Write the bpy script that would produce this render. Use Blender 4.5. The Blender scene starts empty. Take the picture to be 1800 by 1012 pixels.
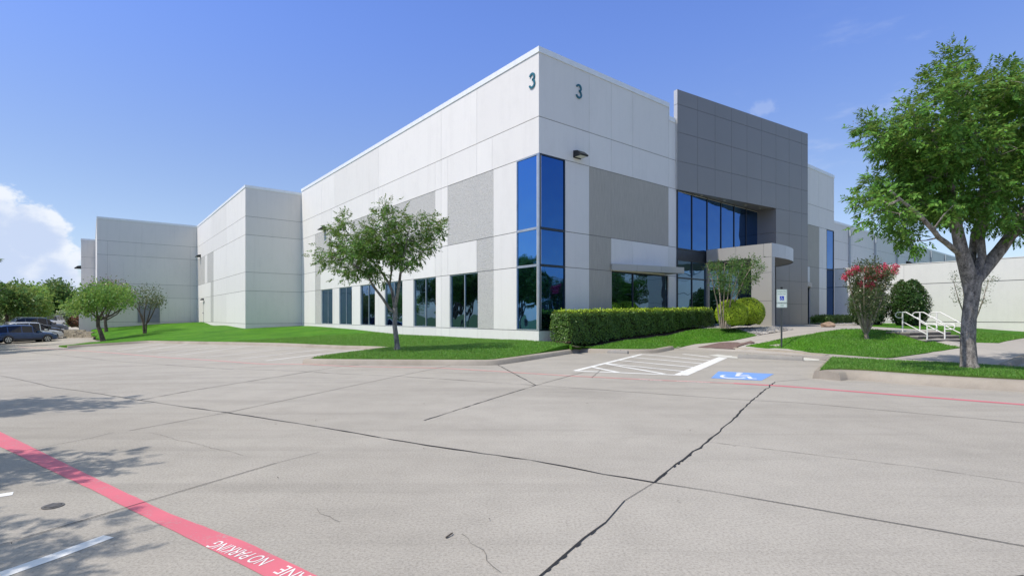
import bpy, bmesh, math, random
import numpy as np
from mathutils import Vector, Matrix
from mathutils.geometry import delaunay_2d_cdt
C = bpy.context.scene.collection
R = math.radians
rng = np.random.default_rng(7)
random.seed(7)

# ------------------------------------------------------------------ camera model of the place
F, HZ, CX, EYE = 916.425, 556.246, 900.0, 1.4
TH = 0.680196659
BD = np.array([math.cos(TH), math.sin(TH)])      # along the entrance facade
AD = np.array([-math.sin(TH), math.cos(TH)])     # along the long side facade
CO = np.array([1.1022, 21.4])                    # building corner
def l2w(s, t): return CO + s * BD + t * AD
def w2l(x, y):
    d = np.array([x, y]) - CO
    return float(d @ BD), float(d @ AD)
def cp(px, py, Y): return ((px - CX) / F * Y, Y, EYE - (py - HZ) * Y / F)
def cz(px, py, z):
    Y = (EYE - z) * F / (py - HZ)
    return ((px - CX) / F * Y, Y, z)

class TPS:
    def __init__(self, pts, lam=1e-3):
        P = np.array(pts, float); self.c = P[:, :2]; n = len(P)
        K = self.k(self.c, self.c) + lam * np.eye(n)
        Q = np.hstack([np.ones((n, 1)), self.c])
        A = np.zeros((n + 3, n + 3)); A[:n, :n] = K; A[:n, n:] = Q; A[n:, :n] = Q.T
        self.w = np.linalg.solve(A, np.concatenate([P[:, 2], np.zeros(3)])); self.n = n
    def k(self, a, b):
        d2 = ((a[:, None, :] - b[None]) ** 2).sum(-1) + 1e-9
        return 0.5 * d2 * np.log(d2) / 100.0
    def __call__(self, xy):
        xy = np.asarray(xy, float).reshape(-1, 2)
        return self.k(xy, self.c) @ self.w[:self.n] + self.w[self.n] + xy @ self.w[self.n + 1:]

_gpts = [(x, y, 0.0) for x in (-6, -2, 2, 6, 10, 14, 22, 34) for y in (-6, 0, 4, 8, 12, 16, 20, 24)]
_gpts += [(-9, 2, 0), (-9, 8, -.01), (-12, 12, -.09), (-16, 5, -.05), (-30, 5, -.2), (-30, -20, 0), (30, -20, 0), (0, -20, 0), (55, 10, 0), (45, 30, .1),
          (-7.7, 16.4, -.1), (-14.5, 21.7, -.3), (-28, 32.3, -.62), (-35.5, 37.5, -.8), (-13, 30, -.10), (-28, 40, -.42), (-8.7, 26.5, -.03), (-4, 22, 0),
          (-46.2, 48, -1.08), (-44.6, 50, -1.0), (-47.3, 51.4, -.95), (-49.1, 53.8, -.75), (-51, 56.2, -.5), (-33, 42, -.62), (-44, 53, -.82),
          (-75, 85, -.2), (-60, 70, -.3), (-60, 40, -1.3), (-80, 20, -1.2), (-100, 100, -.2), (-40, 90, -.2), (0, 60, 0), (30, 60, .2), (-100, 40, -1.3), (80, 60, .2)]
G_ = TPS(_gpts, 0.02)
def gz(xy):
    xy = np.asarray(xy, float).reshape(-1, 2)
    r = np.clip(G_(xy), -1.6, .35)
    near = np.clip((xy[:, 0] + 6.5) / 2.0, 0, 1) * np.clip((25 - xy[:, 1]) / 3.0, 0, 1)   # the lot in front is flat
    return r * (1 - near)
def march(px, py, fn):
    Y = np.geomspace(1.2, 190, 2500); k = (px - CX) / F
    e = (EYE - (py - HZ) * Y / F) - fn(np.stack([k * Y, Y], 1))
    i = np.argmax(e < 0)
    if not (e < 0).any(): i = len(Y) - 1
    if i == 0: i = 1
    y = Y[i - 1] + (Y[i] - Y[i - 1]) * e[i - 1] / (e[i - 1] - e[i] + 1e-12)
    return np.array([k * y, y])
def gp(px, py): return march(px, py, gz)

def tA(px, x=0):    # position along the side facade for an image column
    k = (px - CX) / F; P = CO + x * BD
    return (k * P[1] - P[0]) / (AD[0] - k * AD[1])
def sB(px, y=0):
    k = (px - CX) / F; P = CO + y * AD
    return (k * P[1] - P[0]) / (BD[0] - k * BD[1])

# ------------------------------------------------------------------ raised ground (lawns, walks)
_h = []
def curbpt(px, py, dz=.15):
    q = march(px, py, lambda xy: gz(xy) + dz); _h.append((q[0], q[1], float(gz(q)[0]) + dz))
for p in [(868, 631.5), (800, 631.5), (700, 631), (620, 630.5), (549, 629.6), (945, 621), (1015, 611), (1080, 613), (1150, 613.3), (1311, 608.8), (1360, 612.5), (1410, 617), (1466, 622.5),
          (1564, 629.3), (690, 609), (640, 608), (600, 606.7), (550, 604.7), (500, 602.7), (420, 600.8), (340, 599.5), (262, 598.3), (180, 603), (118, 607), (620, 619), (1459, 625.5), (1578, 633.8),
          (1689, 639.2), (1755, 640), (1800, 622), (1660, 621)]: curbpt(*p)
for p in [(1190, 612), (1240, 615), (1290, 617)]: curbpt(p[0], p[1], .012)
def wallpt(t, x, z, off=0):
    q = l2w(x, t); _h.append((q[0], q[1], z))
for px, py in [(951, 600.6), (900, 597.8), (838, 595), (778, 591.5), (704, 588), (629, 579.5), (580, 575.5), (545, 573)]:
    t = tA(px); q = l2w(0, t); _h.append((q[0], q[1], EYE - (py - HZ) * q[1] / F))
for px, py in [(440, 577.2), (480, 575), (525, 573)]:
    s = sB(px, 30.92); q = l2w(s, 30.92); _h.append((q[0], q[1], EYE - (py - HZ) * q[1] / F))
for px, py in [(431.4, 577.5), (397, 572), (372, 571.5), (361, 567), (349, 566.2)]:
    t = tA(px, -4.45); q = l2w(-4.45, t); _h.append((q[0], q[1], EYE - (py - HZ) * q[1] / F))
for px, py in [(340, 566.7), (282, 569), (230, 573), (172, 577)]:
    s = sB(px, 55.67); q = l2w(s, 55.67); _h.append((q[0], q[1], EYE - (py - HZ) * q[1] / F))
for a in [(187, 583, 50), (254, 586, 47.5), (165, 591, 52), (185, 596.3, 46.5), (698, 615.5, 18.0), (860, 606, 19.6), (780, 608, 21), (181.6, 599.6, 42.5)]: _h.append(cp(*a))
for s, t, z in [(.15, -1.65, .32), (3.5, -1.65, .42), (5.54, -1.65, .57), (7.8, -1.7, .725), (9.5, -1.75, .78), (11, -1.8, .82), (9.3, -2.9, .79), (2, -.2, .5), (6, -.2, .72), (9.5, -.2, .85), (12.4, -1, .86), (12.4, -4.0, .86), (16, -4.5, .86), (19, -2.6, .86),
                (22, -2.2, .86), (26, -1, .86), (30.5, -.5, .9), (30.9, -4, .9), (30.9, -8, .66), (30.9, -11, .42), (30.9, -16, .3), (17, -6.5, .85), (13.5, -7.2, .84), (22, -6, .86), (10.8, -7.6, .82), (26, -6.5, .85), (10.4, -9.3, .80), (12.3, -9.0, .80)]:
    q = l2w(s, t); _h.append((q[0], q[1], z))
_h += [(15.3, 20.6, .80), (16.9, 20.9, .80), (15.6, 19.6, .42), (17.4, 20.2, .41), (18.6, 20.9, .5)]
_h += [cz(1524, 597, .46), cz(1400, 592, .62), cz(1350, 601, .36), cz(1325, 590, .62), cz(1289, 599, .36), cz(1690, 611, .30), cz(1756, 603, .36)]
_h += [(36, 30, .3), (24, 20, .16), (40, 24, .12)]
H_ = TPS(_h, 0.004)
def hz(xy):
    return np.clip(H_(xy), -1.2, 1.2)
def lp(px, py): return march(px, py, hz)

# ------------------------------------------------------------------ materials
def mat(name):
    m = bpy.data.materials.new(name); m.use_nodes = True
    nt = m.node_tree; b = nt.nodes['Principled BSDF']
    return m, nt, b
def N(nt, t, **kw):
    n = nt.nodes.new(t)
    for k, v in kw.items():
        if k in n.inputs.keys() if isinstance(k, str) else False: n.inputs[k].default_value = v
        else: setattr(n, k, v)
    return n
def coord(nt, kind='Object', scale=(1, 1, 1)):
    tc = nt.nodes.new('ShaderNodeTexCoord'); mp = nt.nodes.new('ShaderNodeMapping')
    nt.links.new(tc.outputs[kind], mp.inputs[0]); mp.inputs['Scale'].default_value = scale
    return mp.outputs[0]
def noise(nt, vec, scale, detail=4, rough=.55):
    n = nt.nodes.new('ShaderNodeTexNoise'); n.inputs['Scale'].default_value = scale
    n.inputs['Detail'].default_value = detail; n.inputs['Roughness'].default_value = rough
    nt.links.new(vec, n.inputs['Vector']); return n.outputs['Fac']
def ramp(nt, fac, stops):
    r = nt.nodes.new('ShaderNodeValToRGB'); nt.links.new(fac, r.inputs[0])
    el = r.color_ramp.elements
    while len(el) < len(stops): el.new(.5)
    for e, (p, c) in zip(el, stops):
        e.position = p; e.color = (c, c, c, 1) if not isinstance(c, tuple) else (*c, 1)
    return r.outputs[0]
def mix(nt, a, b, fac, mode='MIX'):
    m = nt.nodes.new('ShaderNodeMix'); m.data_type = 'RGBA'; m.blend_type = mode
    def put(sock, v):
        if isinstance(v, tuple): sock.default_value = (*v, 1)
        elif isinstance(v, (int, float)): sock.default_value = (v, v, v, 1)
        else: nt.links.new(v, sock)
    put(m.inputs[6], a); put(m.inputs[7], b)
    if isinstance(fac, (int, float)): m.inputs[0].default_value = fac
    else: nt.links.new(fac, m.inputs[0])
    return m.outputs[2]
def bump(nt, b, h, strength=.3, dist=.02):
    n = nt.nodes.new('ShaderNodeBump'); n.inputs['Strength'].default_value = strength; n.inputs['Distance'].default_value = dist
    nt.links.new(h, n.inputs['Height']); nt.links.new(n.outputs[0], b.inputs['Normal'])
def simple(name, col, rough=.6, metal=0, var=.12, scale=3.0, bmp=0, spec=.5):
    m, nt, b = mat(name); v = coord(nt)
    n = noise(nt, v, scale, 5)
    c0 = tuple(x * (1 - var) for x in col); c1 = tuple(min(1, x * (1 + var)) for x in col)
    nt.links.new(ramp(nt, n, [(.3, c0), (.7, c1)]), b.inputs['Base Color'])
    b.inputs['Roughness'].default_value = rough; b.inputs['Metallic'].default_value = metal
    b.inputs['Specular IOR Level'].default_value = spec
    if bmp: bump(nt, b, noise(nt, v, scale * 12, 4), bmp, .01)
    return m
M = {}
def wallmat(name, col, streak=.06):
    m, nt, b = mat(name)
    v = coord(nt); vs = coord(nt, 'Object', (3.0, 3.0, .12))
    big = noise(nt, v, .35, 4); st = noise(nt, vs, 1.3, 5, .65); fine = noise(nt, v, 60, 3)
    c = mix(nt, tuple(x * .95 for x in col), col, big)
    c = mix(nt, c, tuple(x * (1 - 2.2 * streak) for x in col), ramp(nt, st, [(.52, 0.0), (.85, .55)]))
    c = mix(nt, c, ramp(nt, fine, [(.3, .9), (.7, 1.0)]), 1.0, 'MULTIPLY')
    ge = nt.nodes.new('ShaderNodeNewGeometry'); c = mix(nt, c, ramp(nt, ge.outputs['Random Per Island'], [(0.0, .93), (1.0, 1.0)]), 1.0, 'MULTIPLY')
    patch = noise(nt, coord(nt, 'Object', (1, 1, .5)), 1.1, 6, .7); c = mix(nt, c, ramp(nt, patch, [(.36, .965), (.5, 1.0)]), 1.0, 'MULTIPLY')
    nt.links.new(c, b.inputs['Base Color']); b.inputs['Roughness'].default_value = .75
    b.inputs['Specular IOR Level'].default_value = .25
    bump(nt, b, fine, .12, .006)
    return m
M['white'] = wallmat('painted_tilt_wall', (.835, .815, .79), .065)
M['white2'] = wallmat('painted_tilt_wall_shaded', (.79, .755, .725), .09)  # darker copy of the wall paint: return-wall shade put into colour, stronger streaks
M['joint'] = simple('joint_sealant', (.20, .20, .20), .8)
M['coping'] = simple('coping_metal', (.78, .80, .82), .4, 0, .05)
M['coping_dark'] = simple('coping_edge', (.36, .40, .43), .5, 0, .05)
def texmat(name, col, ribs=False):
    m, nt, b = mat(name)
    if ribs:
        v = coord(nt, 'Object', (1, 1, .06)); n = noise(nt, v, 24, 3, .6); n2 = noise(nt, coord(nt), 35, 3)
        h = mix(nt, n, n2, .4)
        nt.links.new(ramp(nt, h, [(.3, tuple(x * .82 for x in col)), (.7, tuple(x * 1.12 for x in col))]), b.inputs['Base Color'])
        bump(nt, b, h, .35, .02)
    else:
        v = coord(nt); vo = nt.nodes.new('ShaderNodeTexVoronoi'); vo.inputs['Scale'].default_value = 30; nt.links.new(v, vo.inputs['Vector'])
        n = noise(nt, v, 38, 4, .7)
        h = mix(nt, vo.outputs['Distance'], n, .55)
        nt.links.new(ramp(nt, h, [(.28, tuple(x * 1.12 for x in col)), (.62, tuple(x * .72 for x in col))]), b.inputs['Base Color'])
        inv = ramp(nt, h, [(.2, 1.0), (.7, 0.0)])
        bump(nt, b, inv, .7, .02)
    b.inputs['Roughness'].default_value = .9; b.inputs['Specular IOR Level'].default_value = .2
    return m
M['aggregate'] = texmat('exposed_aggregate', (.58, .572, .555))
M['ribbed'] = texmat('ribbed_concrete', (.43, .405, .36), True)
def panelmat(name, col):
    m, nt, b = mat(name); v = coord(nt)
    n = noise(nt, v, .5, 3); n2 = noise(nt, v, 30, 2)
    c = mix(nt, tuple(x * .93 for x in col), tuple(x * 1.05 for x in col), n)
    c = mix(nt, c, ramp(nt, n2, [(.3, .95), (.7, 1.0)]), 1, 'MULTIPLY')
    nt.links.new(c, b.inputs['Base Color']); b.inputs['Roughness'].default_value = .42; b.inputs['Metallic'].default_value = .25
    return m
M['taupe'] = panelmat('taupe_metal_panel', (.255, .243, .226))
M['portico'] = panelmat('pale_taupe_panel', (.46, .445, .415))
M['silver'] = panelmat('silver_metal_panel', (.52, .52, .52))
def glassmat(name, tint, base, wav=.02):
    m, nt, b = mat(name)
    nt.nodes.remove(b); out = nt.nodes['Material Output']
    g = nt.nodes.new('ShaderNodeBsdfGlossy'); g.inputs['Roughness'].default_value = .015; g.inputs['Color'].default_value = (*tint, 1)
    d = nt.nodes.new('ShaderNodeBsdfDiffuse'); d.inputs['Color'].default_value = (*base, 1)
    fr = nt.nodes.new('ShaderNodeFresnel'); fr.inputs['IOR'].default_value = 3.2
    g2 = nt.nodes.new('ShaderNodeBsdfGlossy'); g2.inputs['Roughness'].default_value = .015; g2.inputs['Color'].default_value = (.9, .95, 1, 1)
    mp = nt.nodes.new('ShaderNodeFresnel'); mp.inputs['IOR'].default_value = 1.35
    v = coord(nt); bn = nt.nodes.new('ShaderNodeBump'); bn.inputs['Strength'].default_value = wav * 2.2; bn.inputs['Distance'].default_value = .3
    nt.links.new(noise(nt, v, .9, 1), bn.inputs['Height'])
    for x in (g, g2): nt.links.new(bn.outputs[0], x.inputs['Normal'])
    m1 = nt.nodes.new('ShaderNodeMixShader'); m1.inputs[0].default_value = .93
    nt.links.new(d.outputs[0], m1.inputs[1]); nt.links.new(g.outputs[0], m1.inputs[2])
    m2 = nt.nodes.new('ShaderNodeMixShader'); nt.links.new(mp.outputs[0], m2.inputs[0])
    nt.links.new(m1.outputs[0], m2.inputs[1]); nt.links.new(g2.outputs[0], m2.inputs[2])
    nt.links.new(m2.outputs[0], out.inputs[0])
    return m
M['glass'] = glassmat('tinted_blue_glass', (.07, .25, .55), (.004, .012, .02))
M['glass_dim_sky'] = glassmat('blue_glass_dim_sky', (.015, .115, .33), (.002, .010, .03), .03)  # same blue glass, the darker sky mirrored on the front put into its tint
M['glass_dark'] = glassmat('tinted_dark_glass', (.075, .18, .31), (.003, .008, .012))
M['frame'] = simple('dark_aluminium', (.035, .045, .055), .4, .4)
M['frame_light'] = simple('mill_aluminium', (.42, .46, .50), .35, .5)
M['trim'] = simple('beige_trim', (.62, .58, .50), .5)
M['black'] = simple('black_metal', (.02, .022, .025), .45, .2)
M['lens'] = simple('lamp_lens', (.75, .72, .62), .3)
M['teal'] = simple('teal_paint', (.02, .13, .17), .35)
M['roof'] = simple('roof_membrane', (.55, .55, .53), .9)
M['louver'] = simple('grey_louver', (.26, .27, .29), .5, .3)
M['bark'] = None
def barkmat(name, c0, c1, sc=9):
    m, nt, b = mat(name); v = coord(nt, 'Object', (1, 1, .45))
    n = noise(nt, v, sc, 6, .7); n2 = noise(nt, coord(nt), sc * 4, 4)
    h = mix(nt, n, n2, .3)
    nt.links.new(ramp(nt, h, [(.36, c0), (.5, tuple((a + b_) / 2 for a, b_ in zip(c0, c1))), (.62, c1)]), b.inputs['Base Color'])
    b.inputs['Roughness'].default_value = .9; bump(nt, b, h, .9, .04); return m
M['bark'] = barkmat('grey_bark', (.028, .025, .022), (.40, .36, .32), 9)  # bark mottling, contrast raised with dappled crown shade put into the colour
M['bark_dark'] = barkmat('dark_bark', (.035, .027, .022), (.15, .125, .105))
M['bark_smooth'] = barkmat('smooth_tan_bark', (.17, .13, .10), (.42, .36, .29), 5)
def leafmat(name, cols, trans=.35, rough=.42, spec=.4):
    m, nt, b = mat(name); out = nt.nodes['Material Output']
    ge = nt.nodes.new('ShaderNodeNewGeometry')
    v = coord(nt); n = noise(nt, v, .9, 2)
    rnd = ge.outputs['Random Per Island']
    f = nt.nodes.new('ShaderNodeMath'); f.operation = 'MULTIPLY_ADD'; f.inputs[1].default_value = .75
    nt.links.new(rnd, f.inputs[0]); sc = nt.nodes.new('ShaderNodeMath'); sc.operation = 'MULTIPLY'; sc.inputs[1].default_value = .35
    nt.links.new(n, sc.inputs[0]); nt.links.new(sc.outputs[0], f.inputs[2])
    st = [(i / (len(cols) - 1) * .9 + .05, c) for i, c in enumerate(cols)]
    c = ramp(nt, f.outputs[0], st)
    nt.links.new(c, b.inputs['Base Color']); b.inputs['Roughness'].default_value = rough; b.inputs['Specular IOR Level'].default_value = spec
    tr = nt.nodes.new('ShaderNodeBsdfTranslucent'); nt.links.new(mix(nt, c, (1.0, 1.0, .35), .25), tr.inputs['Color'])
    ms = nt.nodes.new('ShaderNodeMixShader'); ms.inputs[0].default_value = trans
    nt.links.new(b.outputs[0], ms.inputs[1]); nt.links.new(tr.outputs[0], ms.inputs[2]); nt.links.new(ms.outputs[0], out.inputs[0])
    return m
M['leaf_big'] = leafmat('pistache_leaf', [(.026, .085, .011), (.048, .15, .018), (.082, .22, .028), (.125, .29, .042), (.165, .30, .05)], .22, .5, .2)
M['leaf_tan'] = leafmat('seed_cluster', [(.16, .12, .02), (.24, .19, .035), (.12, .13, .02)], .3)
M['leaf_bright'] = leafmat('bright_leaf', [(.07, .19, .025), (.10, .26, .035), (.15, .33, .05)], .38)
M['leaf_mid'] = leafmat('mid_leaf', [(.04, .12, .025), (.06, .16, .03), (.085, .20, .04)], .3)
M['leaf_dark'] = leafmat('dark_leaf', [(.018, .055, .012), (.03, .085, .015), (.05, .12, .022)], .2, .4, .35)
M['leaf_hedge'] = leafmat('hedge_leaf', [(.040, .10, .014), (.075, .165, .022), (.14, .25, .04)], .22, .38, .4)
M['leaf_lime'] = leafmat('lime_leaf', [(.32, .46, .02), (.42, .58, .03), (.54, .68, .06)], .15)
M['leaf_myrtle'] = leafmat('myrtle_leaf', [(.035, .055, .025), (.05, .095, .035), (.075, .12, .04), (.08, .07, .045)], .25, .35)
M['leaf_sage'] = leafmat('sage_leaf', [(.16, .22, .12), (.22, .28, .16), (.26, .33, .20)], .3)
M['leaf_red'] = leafmat('reddish_leaf', [(.14, .05, .04), (.20, .08, .07), (.12, .14, .05)], .3)
M['bloom'] = leafmat('pink_bloom', [(.58, .025, .11), (.72, .05, .17), (.82, .12, .28)], .3)
M['core'] = simple('dark_core', (.016, .022, .012), .95)  # solid dark blocker filling the inside of hedges and shrubs
def grassmat(name, cols):
    m, nt, b = mat(name); v = coord(nt)
    a = noise(nt, v, .5, 4); c_ = noise(nt, v, 9, 5, .7); d = noise(nt, v, 70, 4, .75)
    e_ = noise(nt, v, 2.2, 5, .65); h = mix(nt, mix(nt, mix(nt, a, e_, .5), c_, .4), d, .42)
    c = ramp(nt, h, [(.41, cols[0]), (.5, cols[1]), (.59, cols[2])])
    dry = noise(nt, v, .8, 6, .72); c = mix(nt, c, (.17, .19, .045), ramp(nt, dry, [(.56, 0.0), (.76, .55)]))
    nt.links.new(c, b.inputs['Base Color']); b.inputs['Roughness'].default_value = .8; b.inputs['Specular IOR Level'].default_value = .15
    bump(nt, b, mix(nt, d, c_, .3), .9, .05); return m
M['lawn'] = grassmat('mown_lawn', [(.024, .100, .005), (.064, .20, .009), (.115, .275, .020)])
M['lawn_dry'] = grassmat('island_lawn', [(.060, .125, .016), (.095, .18, .028), (.15, .22, .05)])
M['field'] = grassmat('far_field', [(.07, .11, .03), (.10, .15, .04), (.14, .17, .06)])
M['blade'] = leafmat('grass_blade', [(.055, .17, .014), (.085, .25, .02), (.13, .32, .035), (.19, .33, .07)], .3, .5)
M['soil'] = simple('mulch', (.055, .038, .028), .95, 0, .4, 12, .8)
def concretemat(name, cols, stain=.5, spk=.5, sc=1.0):
    m, nt, b = mat(name); v = coord(nt)
    rot = nt.nodes.new('ShaderNodeMapping'); tc = nt.nodes.new('ShaderNodeTexCoord'); nt.links.new(tc.outputs['Object'], rot.inputs[0])
    rot.inputs['Rotation'].default_value = (0, 0, R(33)); rot.inputs['Scale'].default_value = (.35, 1.3, 1)
    big = noise(nt, v, .22 * sc, 5, .6); strk = noise(nt, rot.outputs[0], .8 * sc, 5, .6); mid = noise(nt, v, 2.2 * sc, 6, .65); fine = noise(nt, v, 55 * sc, 5, .8); pts = noise(nt, v, 170 * sc, 2, .5)
    c = ramp(nt, big, [(.32, cols[0]), (.5, cols[1]), (.68, cols[2])])
    c = mix(nt, c, ramp(nt, strk, [(.36, .90), (.56, 1.0)]), stain, 'MULTIPLY')
    c = mix(nt, c, ramp(nt, mid, [(.33, .92), (.52, 1.0), (.72, 1.04)]), stain, 'MULTIPLY')
    c = mix(nt, c, ramp(nt, fine, [(.34, .66), (.49, 1.0), (.66, 1.22)]), spk, 'MULTIPLY')
    c = mix(nt, c, ramp(nt, pts, [(.26, .55), (.36, 1.0)]), spk, 'MULTIPLY')
    vo = nt.nodes.new('ShaderNodeTexVoronoi'); vo.inputs['Scale'].default_value = 1.1; nt.links.new(v, vo.inputs['Vector'])
    v2 = nt.nodes.new('ShaderNodeTexVoronoi'); v2.inputs['Scale'].default_value = .33; wob_ = nt.nodes.new('ShaderNodeTexNoise'); wob_.inputs['Scale'].default_value = 2.0; wob_.inputs['Detail'].default_value = 4; nt.links.new(v, wob_.inputs['Vector'])
    ad = nt.nodes.new('ShaderNodeMix'); ad.data_type = 'VECTOR'; ad.inputs[0].default_value = .28; nt.links.new(v, ad.inputs[4]); nt.links.new(wob_.outputs['Color'], ad.inputs[5]); nt.links.new(ad.outputs[1], v2.inputs['Vector'])
    c = mix(nt, c, ramp(nt, v2.outputs['Distance'], [(.05, .86), (.22, 1.0)]), .85 if sc == 1.0 else 0.0, 'MULTIPLY')
    rt = nt.nodes.new('ShaderNodeMapping'); nt.links.new(tc.outputs['Object'], rt.inputs[0]); rt.inputs['Rotation'].default_value = (0, 0, R(31)); rt.inputs['Scale'].default_value = (.05, 1.6, 1)
    trk = noise(nt, rt.outputs[0], 1.0, 4, .6); c = mix(nt, c, ramp(nt, trk, [(.34, .88), (.46, 1.0)]), .9 if sc == 1.0 else 0.0, 'MULTIPLY')
    spot = ramp(nt, vo.outputs['Distance'], [(.018, .0), (.03, 1.0)])
    c = mix(nt, c, ramp(nt, spot, [(0, .62), (1, 1.0)]), 1, 'MULTIPLY')
    nt.links.new(c, b.inputs['Base Color']); b.inputs['Roughness'].default_value = .85; b.inputs['Specular IOR Level'].default_value = .25
    bump(nt, b, mix(nt, fine, pts, .5), .22, .006); return m
M['paving'] = concretemat('lot_concrete', [(.345, .318, .283), (.378, .350, .313), (.408, .379, .340)], .8, .95)
M['walk'] = concretemat('walk_concrete', [(.37, .34, .31), (.40, .37, .34), (.44, .41, .375)], .45, .4)
M['kerb'] = concretemat('kerb_concrete', [(.30, .26, .21), (.35, .31, .26), (.38, .345, .295)], .8, .5, 2)
M['stop'] = concretemat('wheel_stop_concrete', [(.25, .24, .225), (.29, .278, .26), (.33, .315, .295)], .8, .6, 3)
M['leaf_young'] = leafmat('young_tree_leaf', [(.026, .088, .013), (.045, .135, .019), (.07, .185, .026), (.10, .22, .035), (.13, .20, .04)], .2, .5, .2)
M['pad'] = concretemat('pale_paint_pad', [(.55, .54, .50), (.60, .59, .55), (.64, .63, .6)], .5, .4, 3)
M['brick'] = simple('brown_pavers', (.165, .11, .10), .85, 0, .25, 18, .6)
M['tar'] = simple('joint_tar', (.022, .021, .022), .7, 0, .3, 30)
M['crack'] = simple('crack_line', (.17, .155, .14), .9)
M['riser'] = simple('shaded_riser', (.10, .095, .09), .8, 0, .3, 8)  # step fronts darker than the treads: their shade put into the colour
def paintmat(name, col, wear=.5, under=(.40, .375, .35)):
    m, nt, b = mat(name); v = coord(nt)
    n = noise(nt, v, 5, 6, .75); n2 = noise(nt, v, 60, 4, .75)
    h = mix(nt, n, n2, .5)
    c = mix(nt, under, col, ramp(nt, h, [(.26 + .12 * wear, 0.0), (.38 + .12 * wear, 1.0)]))
    c = mix(nt, c, ramp(nt, noise(nt, v, 2.5, 4), [(.3, .9), (.7, 1.06)]), 1, 'MULTIPLY')
    nt.links.new(c, b.inputs['Base Color']); b.inputs['Roughness'].default_value = .6; return m
M['red_paint'] = paintmat('red_line_paint', (.64, .15, .19), .62)
M['red_faded'] = paintmat('faded_red_paint', (.58, .29, .27), .9)
M['white_paint'] = paintmat('white_line_paint', (.78, .775, .76), .42)
M['white_faded'] = paintmat('faded_white_paint', (.62, .60, .58), .7)
M['blue_paint'] = paintmat('blue_symbol_paint', (.19, .35, .74), .5)
M['pole'] = simple('grey_steel', (.10, .11, .12), .5, .5)
M['signface'] = simple('sign_white', (.72, .80, .78), .4, 0, .03)
M['signgreen'] = simple('sign_green', (.08, .27, .20), .4)
M['signblue'] = simple('sign_blue', (.02, .06, .55), .4)
M['railwhite'] = simple('white_rail_paint', (.80, .80, .80), .35, 0, .05)
M['stone'] = simple('limestone', (.48, .42, .32), .85, 0, .3, 4, .6)
M['rock'] = simple('tan_boulder', (.33, .23, .16), .85, 0, .35, 3, .8)
M['pebble'] = simple('grey_pebble', (.36, .34, .32), .8, 0, .45, 2.5)
M['iron'] = simple('cast_iron', (.17, .16, .15), .6, .3, .3, 40)

# ------------------------------------------------------------------ mesh helpers
class MB:
    def __init__(self): self.v = []; self.f = []; self.m = []; self.sm = []
    def add(self, vs, fs, mi=0, smooth=False):
        o = len(self.v); self.v += [tuple(map(float, p)) for p in vs]
        for f in fs: self.f.append(tuple(o + i for i in f)); self.m.append(mi); self.sm.append(smooth)
    def quad(self, a, b, c, d, mi=0): self.add([a, b, c, d], [(0, 1, 2, 3)], mi)
    def box(self, x0, x1, y0, y1, z0, z1, mi=0):
        v = [(x, y, z) for z in (z0, z1) for y in (y0, y1) for x in (x0, x1)]
        self.add(v, [(0, 2, 3, 1), (4, 5, 7, 6), (0, 1, 5, 4), (2, 6, 7, 3), (0, 4, 6, 2), (1, 3, 7, 5)], mi)
    def obox(self, o, u, w, lu, lw, z0, z1, mi=0):   # oriented box from corner o along u and w
        o = np.array(o[:2], float); u = np.array(u); w = np.array(w)
        pts = [o, o + u * lu, o + u * lu + w * lw, o + w * lw]
        self.prism(pts, z0, z1, mi)
    def prism(self, poly, z0, z1, mi=0):
        a = sum(poly[i][0] * poly[(i + 1) % len(poly)][1] - poly[(i + 1) % len(poly)][0] * poly[i][1] for i in range(len(poly)))
        if a < 0: poly = list(poly)[::-1]
        n = len(poly); v = [(p[0], p[1], z0) for p in poly] + [(p[0], p[1], z1) for p in poly]
        fs = [tuple(range(n - 1, -1, -1)), tuple(range(n, 2 * n))] + [(i, (i + 1) % n, n + (i + 1) % n, n + i) for i in range(n)]
        self.add(v, fs, mi)
    def tube(self, path, rad, n=6, mi=0, cap=True, smooth=True):
        P = [Vector(p) for p in path]
        if not hasattr(rad, '__len__'): rad = [rad] * len(P)
        up = None; vs = []
        for i, p in enumerate(P):
            t = (P[min(i + 1, len(P) - 1)] - P[max(i - 1, 0)])
            if t.length < 1e-9: t = Vector((0, 0, 1))
            t.normalize()
            if up is None: up = t.orthogonal().normalized()
            a = (up - t * up.dot(t))
            if a.length < 1e-6: a = t.orthogonal()
            a.normalize(); b = t.cross(a); up = a
            for k in range(n):
                an = 2 * math.pi * k / n
                vs.append(p + (a * math.cos(an) + b * math.sin(an)) * rad[i])
        fs = [(i * n + k, i * n + (k + 1) % n, (i + 1) * n + (k + 1) % n, (i + 1) * n + k) for i in range(len(P) - 1) for k in range(n)]
        self.add(vs, fs, mi, smooth)
        if cap:
            self.add(vs[:n], [tuple(range(n - 1, -1, -1))], mi); self.add(vs[-n:], [tuple(range(n))], mi)
    def build(self, name, mats, parent=None, loc=None):
        me = bpy.data.meshes.new(name); me.from_pydata(self.v, [], self.f)
        for m in (mats if isinstance(mats, (list, tuple)) else [mats]): me.materials.append(m)
        me.polygons.foreach_set('material_index', self.m); me.polygons.foreach_set('use_smooth', self.sm)
        me.update(); o = bpy.data.objects.new(name, me); C.objects.link(o)
        if parent: o.parent = parent
        if loc is not None: o.location = loc
        return o
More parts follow.
